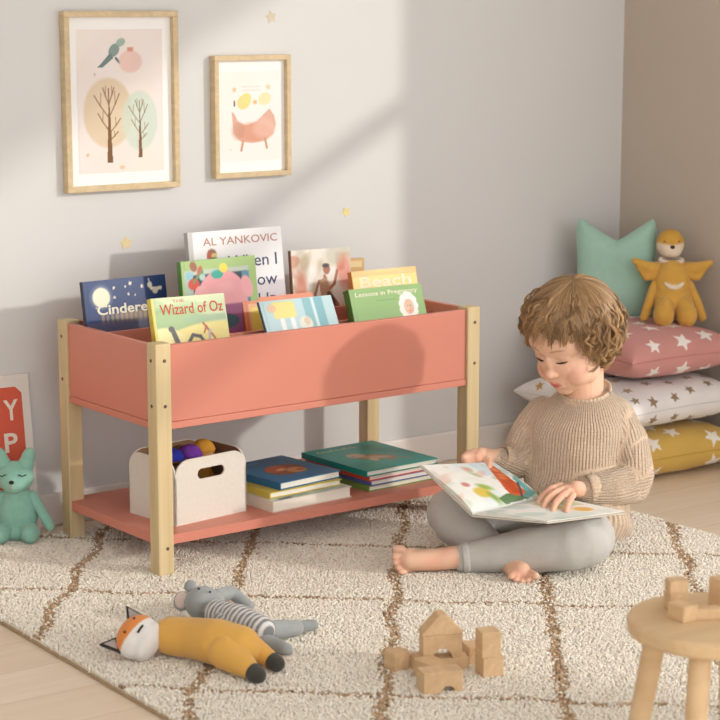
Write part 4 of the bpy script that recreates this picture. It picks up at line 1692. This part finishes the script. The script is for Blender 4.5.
def child():
    base = np.array([*at(570, 528, 3.95)[:2], 0.0])
    t = thing('person', 'small child in a beige ribbed sweater sitting cross legged on the rug reading a book', 'person', base)
    P = []
    # skull, face, neck
    P += [hell((0, -.012, .030), (.075, .090, .082)), hell((0, .022, -.022), (.061, .062, .062)), hell((0, .040, -.050), (.047, .042, .042)),
          hell((0, .058, -.075), (.022, .0175, .0180)), hell((0, .045, .030), (.060, .042, .050))]
    for s in (-1, 1):
        P += [hell((s * .029, .043, -.044), (.032, .032, .032)), hell((s * .076, -.006, -.014), (.008, .016, .022)), hell((s * .042, .026, -.056), (.021, .027, .022)),
              hell((s * .027, .0665, .0005), (.0155, .0100, .0105)), hell((s * .0080, .0850, -.0325), (.0062, .0062, .0056)), hell((s * .028, .066, .018), (.020, .009, .009))]
    P += [hell((0, .0795, -.010), (.0085, .0085, .020)), hell((0, .0895, -.0290), (.0098, .0100, .0086)),
          hell((0, .0730, -.055), (.022, .0105, .015)), hell((0, .0802, -.0550), (.0125, .0052, .0038)), hell((0, .0785, -.0620), (.0105, .0055, .0040))]
    P += [chain([(hd(0, -.020, -.03), .045), (NECK, .037), (at(582, 412, 3.93), .045)])]
    # trunk and limbs under the clothes
    pel = at(572, 528, 3.95)
    P += [chain([(at(580, 422, 3.93), .05), (at(576, 470, 3.94), .065), (pel, .068)])]
    ws = at(583, 490, 3.845)
    P += [chain([(at(612, 424, 3.93), .026), (at(630, 481, 3.895), .020), (at(600, 489, 3.86), .019), (ws, .0185)])]
    P += [chain([(at(542, 424, 3.98), .025), (at(514, 463, 3.958), .015), (at(500, 458, 3.94), .0170)])]
    P += [chain([(at(590, 528, 3.93), .045), (at(588, 540, 3.79), .038), (at(465, 557, 3.81), .022)])]
    P += [chain([(at(552, 522, 3.95), .045), (at(452, 512, 3.93), .036), (at(508, 562, 3.815), .021)])]
    # left hand flat on the right page
    Z = atz
    P += [chain([(ws, .0175), (Z(576, 489, .157), .0165)]), ellipsoid(Z(568, 490, .155), (.020, .019, .0115)), ellipsoid(Z(563, 491, .154), (.014, .018, .0105))]
    rf = (.0080, .0072, .0066, .0056)
    for a in (((561, 486, .157), (551, 489, .158), (543, 496, .149), (538.5, 503, .1395)),
              ((564, 489, .157), (555, 493, .159), (547, 500, .150), (543.5, 508, .1385)),
              ((568, 492, .156), (561, 497, .157), (555.5, 503, .148), (553, 510.5, .1380)),
              ((573, 495, .153), (570, 500, .152), (568, 505, .145), (566.5, 511, .1375))):
        P.append(finger([Z(*q) for q in a], rf if a[0][0] < 572 else tuple(q * .88 for q in rf)))
    P.append(finger([Z(570, 485, .150), Z(559, 483, .149), Z(550, 487, .143)], (.0085, .0075, .0062)))
    # right hand round the far edge of the left page
    A = at
    P += [chain([(A(500, 458, 3.94), .0175), (A(489, 457, 3.935), .017)]), ellipsoid(A(483, 455, 3.935), (.018, .014, .0165)), ellipsoid(A(477, 456, 3.935), (.012, .013, .015))]
    P.append(finger([A(487, 460, 3.925), A(489, 464, 3.907), A(488.5, 470, 3.889)], (.0095, .0085, .0066)))
    for (u0, u1, u2, d) in ((480, 477, 477, .0), (475, 471, 472, .0), (471, 467, 468, .004), (468, 464.5, 466, .008)):
        P.append(finger([A(u0, 452 + d * 300, 3.935), A(u1, 456 + d * 200, 3.920 - d), A(u1 + 1.5, 464, 3.922 - d), A(u2 + 5, 470, 3.925 - d)], (.0082, .0078, .0070, .0058)))
    # left foot, pointing left with the toes one above the other
    P += [chain([(A(462, 557, 3.81), .0225), (A(450, 558, 3.812), .0225)]), chain([(A(462, 557, 3.81), .0222), (A(438, 559.5, 3.808), .0215), (A(420, 560, 3.803), .0212), (A(409, 560, 3.800), .0195)]), ellipsoid(A(410, 559.8, 3.802), (.020, .0150, .0245))]
    for (u, v, r, l) in ((398.5, 549, .0080, .014), (397, 556.6, .0062, .013), (397.5, 562.6, .0057, .012), (399.5, 568, .0053, .011), (402.5, 572.6, .0048, .010)):
        P.append(ellipsoid(A(u + 1, v, 3.795), (l, r * 1.05, r)))
        P.append(ellipsoid(A(u - 2.0, v, 3.794), (r * 1.05, r * 1.1, r * 1.04)))
    # right foot, toes towards the camera under the left shin
    P += [chain([(A(508, 561, 3.815), .021), (A(514, 567, 3.785), .021), (A(521, 571, 3.765), .0185)]), ellipsoid(A(519, 572, 3.768), (.024, .020, .013))]
    for (u, v, r) in ((510.5, 576.5, .0056), (516, 579.5, .0058), (522, 581.5, .0060), (528, 580.5, .0062), (535.5, 576, .0082)):
        P.append(chain([(A(u * .5 + 260, v - 4, 3.76), r), (A(u, v, 3.742), r * .98)]))
    V, F, N = remesh(join(*P), .0020, 4, .5)
    L = (V - HEAD) @ HAX.T
    x, y, z = L[:, 0], L[:, 1], L[:, 2]
    head = (y > -.02) & (z > -.11) & (z < .13) & (np.abs(x) < .1)
    ax = np.abs(x)
    fr = np.clip((y - .03) / .03, 0, 1) * head

    def g(cx, cy, cz, s):
        return np.exp(-(((ax - cx) / s[0]) ** 2 + ((z - cz) / s[1]) ** 2)) * fr
    D = -.0022 * g(.0145, 0, .002, (.005, .008)) - .0008 * g(.028, 0, .0125, (.016, .0035))
    D += -.0016 * g(.0, 0, -.0590, (.014, .0011)) - .0012 * g(0, 0, -.0465, (.0035, .004)) - .0009 * g(0, 0, -.0700, (.014, .003))
    D += -.0016 * g(.019, 0, -.058, (.004, .005)) - .0008 * g(.027, 0, -.0085, (.015, .002))
    V = V + HF * D[:, None]
    col = np.tile(SKIN, (len(V), 1))

    def tint(m, c):
        nonlocal col
        m = np.clip(m, 0, 1)[:, None]
        col = col * (1 - m) + np.asarray(c) / 255. * m
    tint(.30 * g(.040, 0, -.038, (.024, .020)), (226, 140, 122))
    tint(.35 * g(0, 0, -.031, (.010, .008)), (224, 146, 126))
    tint(.30 * g(.031, 0, -.003, (.016, .006)), (206, 150, 128))
    brow = np.exp(-((z - .0205 - .0035 * np.sin(np.clip((ax - .013) / .027, 0, 1) * 2.4)) / .0022) ** 2) * np.clip((ax - .011) / .004, 0, 1) * np.clip((.044 - ax) / .010, 0, 1) * fr
    tint(.55 * brow, (150, 106, 74))
    lip = np.exp(-(x / .0125) ** 4 - ((z + .0582 + .0012 * np.cos(x * 300)) / (.0066 * np.clip(1 - (x / .019) ** 2, .05, 1))) ** 4) * fr * (y > .070)
    tint(.85 * lip, (206, 98, 90))
    hands = (L[:, 2] < -.15)
    tint(hands * .22 * np.clip(waves(V, 5, 120) + .3, 0, 1), (224, 140, 118))
    M_skin, nt, b = new_mat('skin', .5, .35)
    a = nt.nodes.new('ShaderNodeAttribute')
    a.attribute_name = 'Col'
    nt.links.new(a.outputs['Color'], b.inputs['Base Color'])
    b.inputs['Subsurface Weight'].default_value = .12
    b.inputs['Subsurface Radius'].default_value = (.012, .005, .003)
    b.inputs['Subsurface Scale'].default_value = 1.0
    body = make('body', V, F, M_skin, t, True, True, col=col)

    def surf(px, pz, off=0.0):
        w = np.exp(-(((x - px) / .0022) ** 2 + ((z - pz) / .0022) ** 2)) * (y > .02)
        k = w > .2
        yy = (w[k] * (L[k, 1] + D[k])).sum() / w[k].sum() if k.any() else .08
        return hd(px, yy + off, pz)
    M_lash = plain('lashes', (84, 58, 44), .8, .1)
    for s in (-1, 1):
        e = [surf(s * .027 + q * .0120, -.0052 - .0022 * (1 - q * q) + .0008 * q * s, .0006) for q in np.linspace(-1, 1, 9)]
        make('eyelashes', *tube(e, [.0005, .0012, .0018, .0021, .0022, .0022, .0020, .0014, .0006], 6), M_lash, body, world=True, smooth=True)

    # ---------------------------------------------------------------- sweater
    lt = rbz(.89, -.45, 0)
    ft = rbz(-.45, -.89, 0)
    cs = [(at(577, 533, 3.95), .108, .090), (at(577, 520, 3.95), .113, .094), (at(576, 500, 3.945), .108, .092), (at(576, 470, 3.94), .102, .086), (at(577, 440, 3.93), .099, .079),
          (at(579, 420, 3.925), .095, .069), (at(582, 404, 3.922), .080, .058), (at(584, 396, 3.918), .062, .051), (at(586, 391, 3.916), .050, .047), (at(586.2, 390, 3.916), .046, .044)]
    tl = [0, 0, 0, 0, 0, .004, .010, .015, .017, .017]
    torso = loft([(c, lt * a, ft * b2 - VZ * k) for (c, a, b2), k in zip(cs, tl)], 48)
    LA = [(at(613, 414, 3.925), .040), (at(624, 436, 3.915), .043), (at(632, 463, 3.90), .043), (at(632, 482, 3.89), .041), (at(612, 487, 3.862), .037), (at(597, 489, 3.852), .033), (at(588, 490, 3.846), .029)]
    RA = [(at(543, 416, 3.985), .040), (at(529, 437, 3.98), .042), (at(519, 456, 3.965), .038), (at(511, 463, 3.955), .032), (at(501, 459, 3.942), .027)]
    hem = [(at(598, 512, 3.885), .050), (at(607, 522, 3.875), .044), (at(613, 531, 3.87), .024)]
    V, F, N = remesh(join(torso, chain(LA), chain(RA), chain(hem)), .0032, 7, .5)
    # folds
    zc = V[:, 2]
    elb = np.exp(-((V - at(624, 480, 3.88)) ** 2).sum(1) / .05 ** 2) + np.exp(-((V - at(517, 460, 3.95)) ** 2).sum(1) / .04 ** 2) + .6 * np.exp(-((zc - .06) / .05) ** 2)
    fold = waves(V * (1, 1, 2.2), 21, 42, 5) * (.0022 + .0045 * elb) + waves(V * (1, 1, 1.6), 22, 95, 5) * (.0006 + .002 * elb)
    V = V + N * fold[:, None]
    segs = [(cs[0][0], cs[-1][0], .095, 1.0)] + [(a[0], b2[0], .043, .75) for a, b2 in zip(LA[:-1], LA[1:])] + [(a[0], b2[0], .043, .75) for a, b2 in zip(RA[:-1], RA[1:])]
    best = np.full(len(V), 9.0)
    rib = np.zeros(len(V))
    ln = np.zeros(len(V))
    for k, (p, q, rr, wgt) in enumerate(segs):
        d = q - p
        Ls = np.linalg.norm(d)
        d /= Ls
        tt = np.clip((V - p) @ d, -.02 if k else 0, Ls + (.0 if k else 0))
        off = V - p - np.outer(tt, d)
        dist = np.linalg.norm(off, axis=1) / rr
        if k == 0:
            ax1 = lt - d * (lt @ d)
        else:
            ax1 = VZ - d * (VZ @ d) if abs(d[2]) < .8 else lt - d * (lt @ d)
        ax1 = ax1 / np.linalg.norm(ax1)
        ax2 = np.cross(d, ax1)
        ang = np.arctan2(off @ ax2, off @ ax1)
        m = dist < best
        best[m] = dist[m]
        rib[m] = (ang * rr)[m]
        ln[m] = tt[m]
    Fa = np.asarray(F)
    jump = np.zeros(len(V))
    for k in range(4):
        df = np.abs(rib[Fa[:, k]] - rib[Fa[:, (k + 1) % 4]]) > .0062
        jump[Fa[df].ravel()] = 1
    mask = 1 - jump
    M_knit, nt, b = new_mat('ribbed_knit', .95, .08, .3)
    n1 = noise_node(nt, 420, 3)
    n2 = noise_node(nt, 25, 2)
    c1 = mix_col(nt, ramp(nt, n1.outputs['Fac'], .3, .7), (200, 172, 146), (228, 206, 182))
    nt.links.new(c1, b.inputs['Base Color'])
    at1 = nt.nodes.new('ShaderNodeAttribute')
    at1.attribute_name = 'rib'
    mu = nt.nodes.new('ShaderNodeMath')
    mu.operation = 'MULTIPLY'
    mu.inputs[1].default_value = 2 * PI / .0076
    nt.links.new(at1.outputs['Fac'], mu.inputs[0])
    sn = nt.nodes.new('ShaderNodeMath')
    sn.operation = 'SINE'
    nt.links.new(mu.outputs[0], sn.inputs[0])
    at2 = nt.nodes.new('ShaderNodeAttribute')
    at2.attribute_name = 'len'
    mu2 = nt.nodes.new('ShaderNodeMath')
    mu2.operation = 'MULTIPLY'
    mu2.inputs[1].default_value = 2 * PI / .0062
    nt.links.new(at2.outputs['Fac'], mu2.inputs[0])
    s2 = nt.nodes.new('ShaderNodeMath')
    s2.operation = 'SINE'
    nt.links.new(mu2.outputs[0], s2.inputs[0])
    s3 = nt.nodes.new('ShaderNodeMath')
    s3.operation = 'MULTIPLY'
    s3.inputs[1].default_value = .14
    nt.links.new(s2.outputs[0], s3.inputs[0])
    ad = nt.nodes.new('ShaderNodeMath')
    ad.operation = 'ADD'
    nt.links.new(sn.outputs[0], ad.inputs[0])
    nt.links.new(s3.outputs[0], ad.inputs[1])
    ad2 = nt.nodes.new('ShaderNodeMath')
    ad2.operation = 'ADD'
    nt.links.new(ad.outputs[0], ad2.inputs[0])
    nt.links.new(n1.outputs['Fac'], ad2.inputs[1])
    at3 = nt.nodes.new('ShaderNodeAttribute')
    at3.attribute_name = 'knit'
    ad3 = nt.nodes.new('ShaderNodeMath')
    ad3.operation = 'MULTIPLY'
    nt.links.new(ad2.outputs[0], ad3.inputs[0])
    nt.links.new(at3.outputs['Fac'], ad3.inputs[1])
    add_bump(nt, b, ad3.outputs[0], .9, .0016)
    sw = make('sweater', V, F, M_knit, t, True, True, attrs={'rib': rib, 'len': ln, 'knit': mask})
    # collar and cuffs

    def ring(name, c, d, rx, ry, wdt, thk, parent, ref=None):
        d = d / np.linalg.norm(d)
        a1 = (ref if ref is not None else VZ)
        a1 = a1 - d * (a1 @ d)
        a1 /= np.linalg.norm(a1)
        a2 = np.cross(d, a1)
        secs = []
        prof = [(-wdt / 2, 0), (-wdt / 2, thk), (-wdt * .2, thk * 1.25), (wdt * .2, thk * 1.25), (wdt / 2, thk), (wdt / 2, 0), (0, -thk)]
        n = 40
        Vr, Fr = [], []
        for i in range(n):
            q = 2 * PI * i / n
            for (dd, k) in prof:
                Vr.append(c + d * dd + a1 * math.cos(q) * (rx + k) + a2 * math.sin(q) * (ry + k))
        m = len(prof)
        for i in range(n):
            for j in range(m):
                Fr.append((i * m + j, i * m + (j + 1) % m, ((i + 1) % n) * m + (j + 1) % m, ((i + 1) % n) * m + j))
        rb = np.repeat(np.arange(n), m) * (2 * PI * (rx + ry) / 2 / n)
        return make(name, np.array(Vr), [f[::-1] for f in Fr], M_knit, parent, True, True, attrs={'rib': rb, 'len': np.zeros(n * m), 'knit': np.full(n * m, .45)})
    ring('collar', at(586, 390, 3.916), ft * .36 + VZ, .0480, .0460, .0085, .0030, sw, lt)
    for A2, r in ((LA, .0275), (RA, .0255)):
        ring('cuff', A2[-1][0] + (A2[-2][0] - A2[-1][0]) * .3, A2[-1][0] - A2[-2][0], r, r, .020, .0030, sw)

    # ---------------------------------------------------------------- trousers
    pelv = ellipsoid(pel, (.094, .084, .066), [lt, ft, VZ])
    LL = [(at(586, 529, 3.92), .060), (at(586, 536, 3.84), .056), (at(583, 541, 3.79), .0520), (at(570, 545, 3.785), .050), (at(530, 550, 3.80), .0445), (at(490, 555, 3.81), .0345), (at(464, 557.5, 3.812), .0275)]
    RL = [(at(552, 520, 3.95), .064), (at(500, 512, 3.94), .058), (at(452, 513, 3.93), .050), (at(456, 523, 3.915), .046), (at(484, 545, 3.86), .038), (at(505, 560, 3.822), .0265)]
    V, F, N = remesh(join(pelv, chain(LL), chain(RL)), .0032, 7, .5)
    kn = np.exp(-((V - at(590, 535, 3.80)) ** 2).sum(1) / .06 ** 2) + np.exp(-((V - at(460, 515, 3.92)) ** 2).sum(1) / .05 ** 2) + np.exp(-((V - at(600, 545, 3.88)) ** 2).sum(1) / .05 ** 2)
    V = V + N * (waves(V * (1.3, 1.3, .8), 31, 60, 5) * (.0012 + .0022 * kn) + waves(V, 32, 140, 5) * .0005)[:, None]
    V[:, 2] = np.maximum(V[:, 2], .0015)
    M_tr = plain('grey_jersey', (196, 193, 188), .9, .1, .05, 350, .3, .0005, sheen=.15, bscale=1300)
    tr = make('trousers', V, F, M_tr, t, True, True)
    c = at(466, 557.4, 3.812)
    o2 = ring('hem', c, at(464, 557.5, 3.812) - at(490, 555, 3.81), .0285, .0285, .014, .0012, tr)
    o2.data.materials[0] = M_tr

    # ---------------------------------------------------------------- hair
    hc0 = np.array([0, -.012, .028])
    K = np.array([.16, -.26, .95])
    K /= np.linalg.norm(K)
    KX = np.array([1, 0, 0.]) - K * K[0]
    KX /= np.linalg.norm(KX)
    KY = np.cross(K, KX)                        # towards the forehead
    RADI = np.array([.079, .095, .086])

    def on_skull(th, ps, lift):
        d = K[None] * np.cos(th)[:, None] + (KX[None] * np.cos(ps)[:, None] + KY[None] * np.sin(ps)[:, None]) * np.sin(th)[:, None]
        rr = 1 / np.sqrt(((d / RADI) ** 2).sum(1))
        return hc0 + d * (rr + lift)[:, None], d

    def hairline(y):
        return float(np.interp(y, [-.11, -.04, .0, .022, .045, .062, .080, .1], [-.066, -.060, -.040, -.010, .030, .054, .070, .072]))
    tab_p = np.linspace(0, 2 * PI, 181)
    tab_t = []
    for p_ in tab_p:
        t_ = .6
        while t_ < 2.7:
            q_, _ = on_skull(np.array([t_]), np.array([p_]), np.zeros(1))
            if q_[0, 2] < hairline(q_[0, 1]):
                break
            t_ += .01
        tab_t.append(t_)
    tab_t = np.array(tab_t)
    tab_t = (np.roll(tab_t, 3) + np.roll(tab_t, -3) + tab_t * 2) / 4

    def th_end(ps):
        return float(np.interp(ps % (2 * PI), tab_p, tab_t))
    g2 = np.random.default_rng(11)
    Vs, Fs, Cs = [], [], []
    nV = 0
    # cap under the strands
    na, nr = 72, 22
    capV, capF = [], []
    for i in range(nr + 1):
        ps = np.linspace(0, 2 * PI, na, endpoint=False)
        th = np.array([th_end(p) * .97 * i / nr for p in ps])
        p, _ = on_skull(th, ps, np.full(na, .0025 if i < nr else -.004))
        capV.append(p)
    for i in range(nr):
        for j in range(na):
            a, b2 = i * na + j, i * na + (j + 1) % na
            capF.append((a, a + na, b2 + na, b2))
    capV = np.vstack(capV)
    Vs.append(capV)
    Fs += capF
    Cs.append(np.tile(np.array([140, 108, 74.]) / 255, (len(capV), 1)))
    nV = len(capV)
    K_PTS = 26
    s = np.linspace(0, 1, K_PTS)

    def strand(p, d, c0, thin=1.0):
        """one tapering hair along p (head frame), d = outward directions"""
        nonlocal nV, Fs
        tg = np.gradient(p, axis=0)
        tg /= np.linalg.norm(tg, axis=1)[:, None] + 1e-9
        bn = np.cross(tg, d)
        rad = (.00070 * (1 - .6 * s) + .00012) * thin
        vv = np.stack([p + d * rad[:, None], p - d * (rad * .5)[:, None] + bn * (rad * .87)[:, None], p - d * (rad * .5)[:, None] - bn * (rad * .87)[:, None]], 1).reshape(-1, 3)
        Vs.append(vv)
        a = nV + (np.arange(K_PTS - 1)[:, None] * 3 + np.arange(3)[None]).ravel()
        b2 = nV + (np.arange(K_PTS - 1)[:, None] * 3 + (np.arange(3)[None] + 1) % 3).ravel()
        Fs += np.stack([a, b2, b2 + 3, a + 3], 1).tolist()
        nV += len(vv)
        cc = c0 * (1 + g2.normal(0, .06)) / 255
        Cs.append(np.repeat(cc[None] * (1 + .10 * s[:, None]), 3, 0))

    def tone():
        q = g2.uniform(0, 1)
        return np.array([128, 97, 66.]) * (1 - q) + np.array([196, 160, 116.]) * q

    def sweep_of(ps):
        f = max(math.sin(ps), 0) ** 1.3
        return f * .80 * math.tanh((.55 - math.cos(ps)) / .5)
    # under layer, combed down from the crown
    for cl in range(420):
        ps0 = g2.uniform(0, 2 * PI)
        if g2.random() < .30:
            ps0 = PI * .5 + g2.normal(-.25, .5)
        f = math.sin(ps0)
        th1 = th_end(ps0)
        th0 = (g2.uniform(.0, .75) if cl > 110 else g2.uniform(0, .05)) * th1 * .9
        front = max(f, 0) ** 1.5
        sweep = sweep_of(ps0) + .10 * g2.normal()
        th1 = th_end(ps0 + sweep) * (1 + g2.normal(0, .05 + .03 * front)) + .01
        amp = (.0022 * front + .0045 * (1 - front)) * g2.uniform(.5, 1.4)
        om, ph, sg = g2.uniform(7, 13), g2.uniform(0, 6.28), g2.choice([-1, 1])
        puff = .003 * front + .008 * (1 - front) * g2.uniform(.4, 1.2)
        c0 = tone()
        for st in range(14):
            jps, jth = g2.normal(0, .026), g2.normal(0, .016)
            e = np.maximum(th0 + jth * (th0 > .2) + (th1 - th0) * s * g2.uniform(.9, 1.04), .01)
            q = ps0 + jps / max(math.sin(max(th0, .3)), .3) * (1 - .4 * s) + sweep * s ** 1.3
            gro = np.clip((s - .30) / .7, 0, 1) ** 1.2
            lift = .003 + .004 * np.sin(PI * np.clip(s * 1.2, 0, 1)) + puff * gro + g2.uniform(0, .003)
            p, d = on_skull(e, q, lift)
            tg = np.gradient(p, axis=0)
            tg /= np.linalg.norm(tg, axis=1)[:, None] + 1e-9
            an = ph + om * s * sg
            A = amp * gro
            p = p + d * (A * np.cos(an))[:, None] + np.cross(tg, d) * (A * 1.3 * np.sin(an))[:, None]
            strand(p, d, c0)
    # curls over it: tight locks of hair turning in spirals, mostly round the sides and nape
    for cl in range(215):
        ps0 = g2.uniform(0, 2 * PI)
        f = math.sin(ps0)
        front = max(f, 0) ** 1.5
        if front > .55 and g2.random() < .50:
            continue
        T1 = th_end(ps0)
        lvl = g2.uniform(.0, 1)
        a0 = T1 * (.25 + .45 * lvl)
        a1 = T1 * (.66 + .42 * lvl) + .03
        if front > .5:
            a1 = min(a1, T1 * .98)
        R = (.0042 * front + .0088 * (1 - front)) * g2.uniform(.65, 1.3)
        turns = g2.uniform(8, 17)
        ph, sg = g2.uniform(0, 6.28), g2.choice([-1, 1])
        out = .006 + .010 * (1 - front) * g2.uniform(.3, 1.2)
        sweep = sweep_of(ps0) * .6 + .12 * g2.normal()
        c0 = tone() * g2.uniform(.95, 1.12)
        e = np.maximum(a0 + (a1 - a0) * s, .02)
        q = ps0 + sweep * s
        gro = np.clip((s - .12) / .55, 0, 1) ** .9
        p, d = on_skull(e, q, .006 + out * gro)
        tg = np.gradient(p, axis=0)
        tg /= np.linalg.norm(tg, axis=1)[:, None] + 1e-9
        bn = np.cross(tg, d)
        an = ph + turns * s ** .9 * sg
        A = R * gro * (1 - .25 * s)
        ctr = p + d * (A * np.cos(an))[:, None] + bn * (A * 1.15 * np.sin(an))[:, None]
        n_st = 30 if cl % 5 else 12
        for st in range(n_st):
            w0 = g2.normal(0, .0016, 3) * (1.0 if n_st == 30 else .6)
            fan = (1 - .55 * np.sin(PI * np.clip(s, 0, 1)))[:, None]
            sl = g2.uniform(.86, 1.0)
            pp = np.stack([np.interp(s * sl, s, ctr[:, k]) for k in range(3)], 1) + w0 * fan + g2.normal(0, .0004, 3)
            strand(pp, d, c0, .85)
    VV = HEAD + np.vstack(Vs) @ HAX
    Mh, nt, b = new_mat('hair_strands', .33, .6)
    a = nt.nodes.new('ShaderNodeAttribute')
    a.attribute_name = 'Col'
    nt.links.new(a.outputs['Color'], b.inputs['Base Color'])
    make('hair', VV, np.array([f for f in Fs]), Mh, t, True, True, col=np.vstack(Cs))


child()

# ================================================================== the open book in the child's hands
def open_book():
    S0, S1, R0, R1, L0, L1 = (BR[k] for k in ('S0', 'S1', 'R0', 'R1', 'L0', 'L1'))
    t = thing('open_picture_book', 'open picture book with a red and green painting held across the child knees', 'book', S0)
    n = 90
    u, v = [a.ravel() for a in np.meshgrid(np.linspace(0, 1, n), np.linspace(0, 1, n))]
    i = (np.arange(n - 1)[None, :] + np.arange(n - 1)[:, None] * n).ravel()
    F = np.stack([i, i + 1, i + 1 + n, i + n], 1)

    def half(O0, O1, sgn, art, name, cname):
        """u from the spine to the outer edge, v along the spine"""
        S = S0[None] * (1 - v)[:, None] + S1[None] * v[:, None]
        O = O0[None] * (1 - v)[:, None] + O1[None] * v[:, None]
        P = S * (1 - u)[:, None] + O * u[:, None]
        nrm = np.cross(O0 - S0, S1 - S0)
        nrm /= np.linalg.norm(nrm)
        if nrm[2] < 0:
            nrm = -nrm
        bul = .0085 * np.sin(PI * np.clip(u, 0, 1) ** .55) * (1 - .25 * u) - .003 * (1 - u) ** 8
        top = P + nrm * bul[:, None]
        bot = P - nrm * (.0020 - .0 * u)[:, None]
        s = Sheet(u if sgn > 0 else 1 - u, v, 1.0, 1.0, (238, 236, 230))
        s.e = .006
        art(s)
        V = np.vstack([top, bot])
        m = n * n
        ring = np.concatenate([np.arange(n), np.arange(1, n) * n + n - 1, (n * n - 2 - np.arange(n - 1)), (n * (n - 2) - np.arange(n - 2) * n)])
        side = np.stack([ring, np.roll(ring, -1), np.roll(ring, -1) + m, ring + m], 1)
        FF = np.vstack([F, F[:, ::-1] + m, side[:, ::-1]])
        if sgn < 0:
            FF = FF[:, ::-1]
        C = np.vstack([s.c, np.tile(np.array([232, 226, 214.]) / 255, (m, 1))])
        make(name, V, FF, painted(name + '_print', .45, .35), t, True, False, col=C)
        # cover board, a little larger
        ex = lambda a, b2, k: a + (a - b2) * k
        o0, o1, s0, s1 = ex(O0, S0, .02), ex(O1, S1, .02), S0, S1
        q = [ex(s0, s1, .015), ex(o0, o1, .015), ex(o1, o0, .015), ex(s1, s0, .015)]
        Vc = np.array([p - nrm * .0024 for p in q] + [p - nrm * .0050 for p in q])
        Fc = [(0, 1, 2, 3), (7, 6, 5, 4), (0, 4, 5, 1), (1, 5, 6, 2), (2, 6, 7, 3), (3, 7, 4, 0)]
        make(cname, Vc, Fc, M_bcov, t, True)
    M_bcov = plain('book_board', (206, 198, 186), .5, .3, .02)

    def art_l(s):
        # x here: 0 at the outer edge, 1 at the spine; y: 0 near end, 1 far end
        s.mottle((206, 222, 226), 9, .5, 3)
        s.rect(.0, .62, .35, 1, (190, 212, 226), .6)
        s.mottle((150, 176, 132), 22, .5, 7, .45)
        s.mottle((226, 178, 160), 24, .5, 8, .55)
        s.ell(.45, .35, .28, .2, (244, 242, 236), .8, .4, soft=.03)
        s.poly([(.06, .86), (.12, .92), (.44, .90), (.86, .88), (.93, .82), (.90, .66), (.70, .66), (.40, .74), (.2, .80)], (200, 92, 52))
        s.ell(.30, .84, .16, .04, (222, 132, 78), .8, -.1, soft=.02)
        for i_, (fx, fy) in enumerate(((.2, .86), (.3, .83), (.38, .86), (.46, .80), (.55, .85), (.63, .76), (.72, .84), (.80, .76), (.86, .84))):
            s.ell(fx, fy, .05, .022, ((228, 146, 92), (164, 66, 36), (214, 120, 66))[i_ % 3], .75, .5 + .4 * (i_ % 2), soft=.012)
        s.ell(.70, .78, .16, .06, (190, 72, 34), .7, .1, soft=.02)
        s.poly([(.42, .98), (.9, .99), (.97, .82), (.90, .78), (.84, .88), (.5, .92)], (96, 160, 160), .9)
        s.poly([(.80, .62), (.95, .86), (.97, .50), (.86, .46)], (88, 124, 78), .95)
        s.line([(.60, .92), (.90, .78)], .012, (60, 66, 74))
        s.ell(.70, .34, .11, .10, (222, 190, 74), .9, .5, soft=.02)
        s.ell(.60, .44, .10, .05, (150, 178, 78), .9, .7, soft=.02)
        s.ell(.82, .42, .10, .04, (140, 168, 88), .9, .2, soft=.02)
        s.ell(.50, .24, .05, .05, (200, 112, 110), .8, soft=.015)
        s.ell(.30, .52, .08, .03, (176, 190, 140), .8, .5, soft=.02)
        s.ell(.16, .50, .07, .04, (222, 150, 136), .7, .3, soft=.02)
        s.rect(.97, 0, 1, 1, (216, 216, 212), .8)

    def art_r(s):
        s.mottle((204, 220, 216), 8, .6, 13)
        s.mottle((176, 202, 190), 16, .5, 14, .3)
        s.poly([(.0, .80), (.55, .72), (.60, .92), (0, .98)], (196, 206, 160), .8)
        s.ell(.74, .74, .09, .10, (226, 172, 84), .9, soft=.02)
        s.ell(.45, .62, .22, .07, (214, 198, 120), .7, soft=.03)
        s.ell(.25, .30, .16, .08, (200, 214, 208), .7, soft=.03)
        s.rect(0, 0, .02, 1, (206, 206, 202), .8)
    half(R0, R1, 1, art_r, 'right_page', 'back_cover')
    half(L0, L1, -1, art_l, 'left_page', 'front_cover')


open_book()
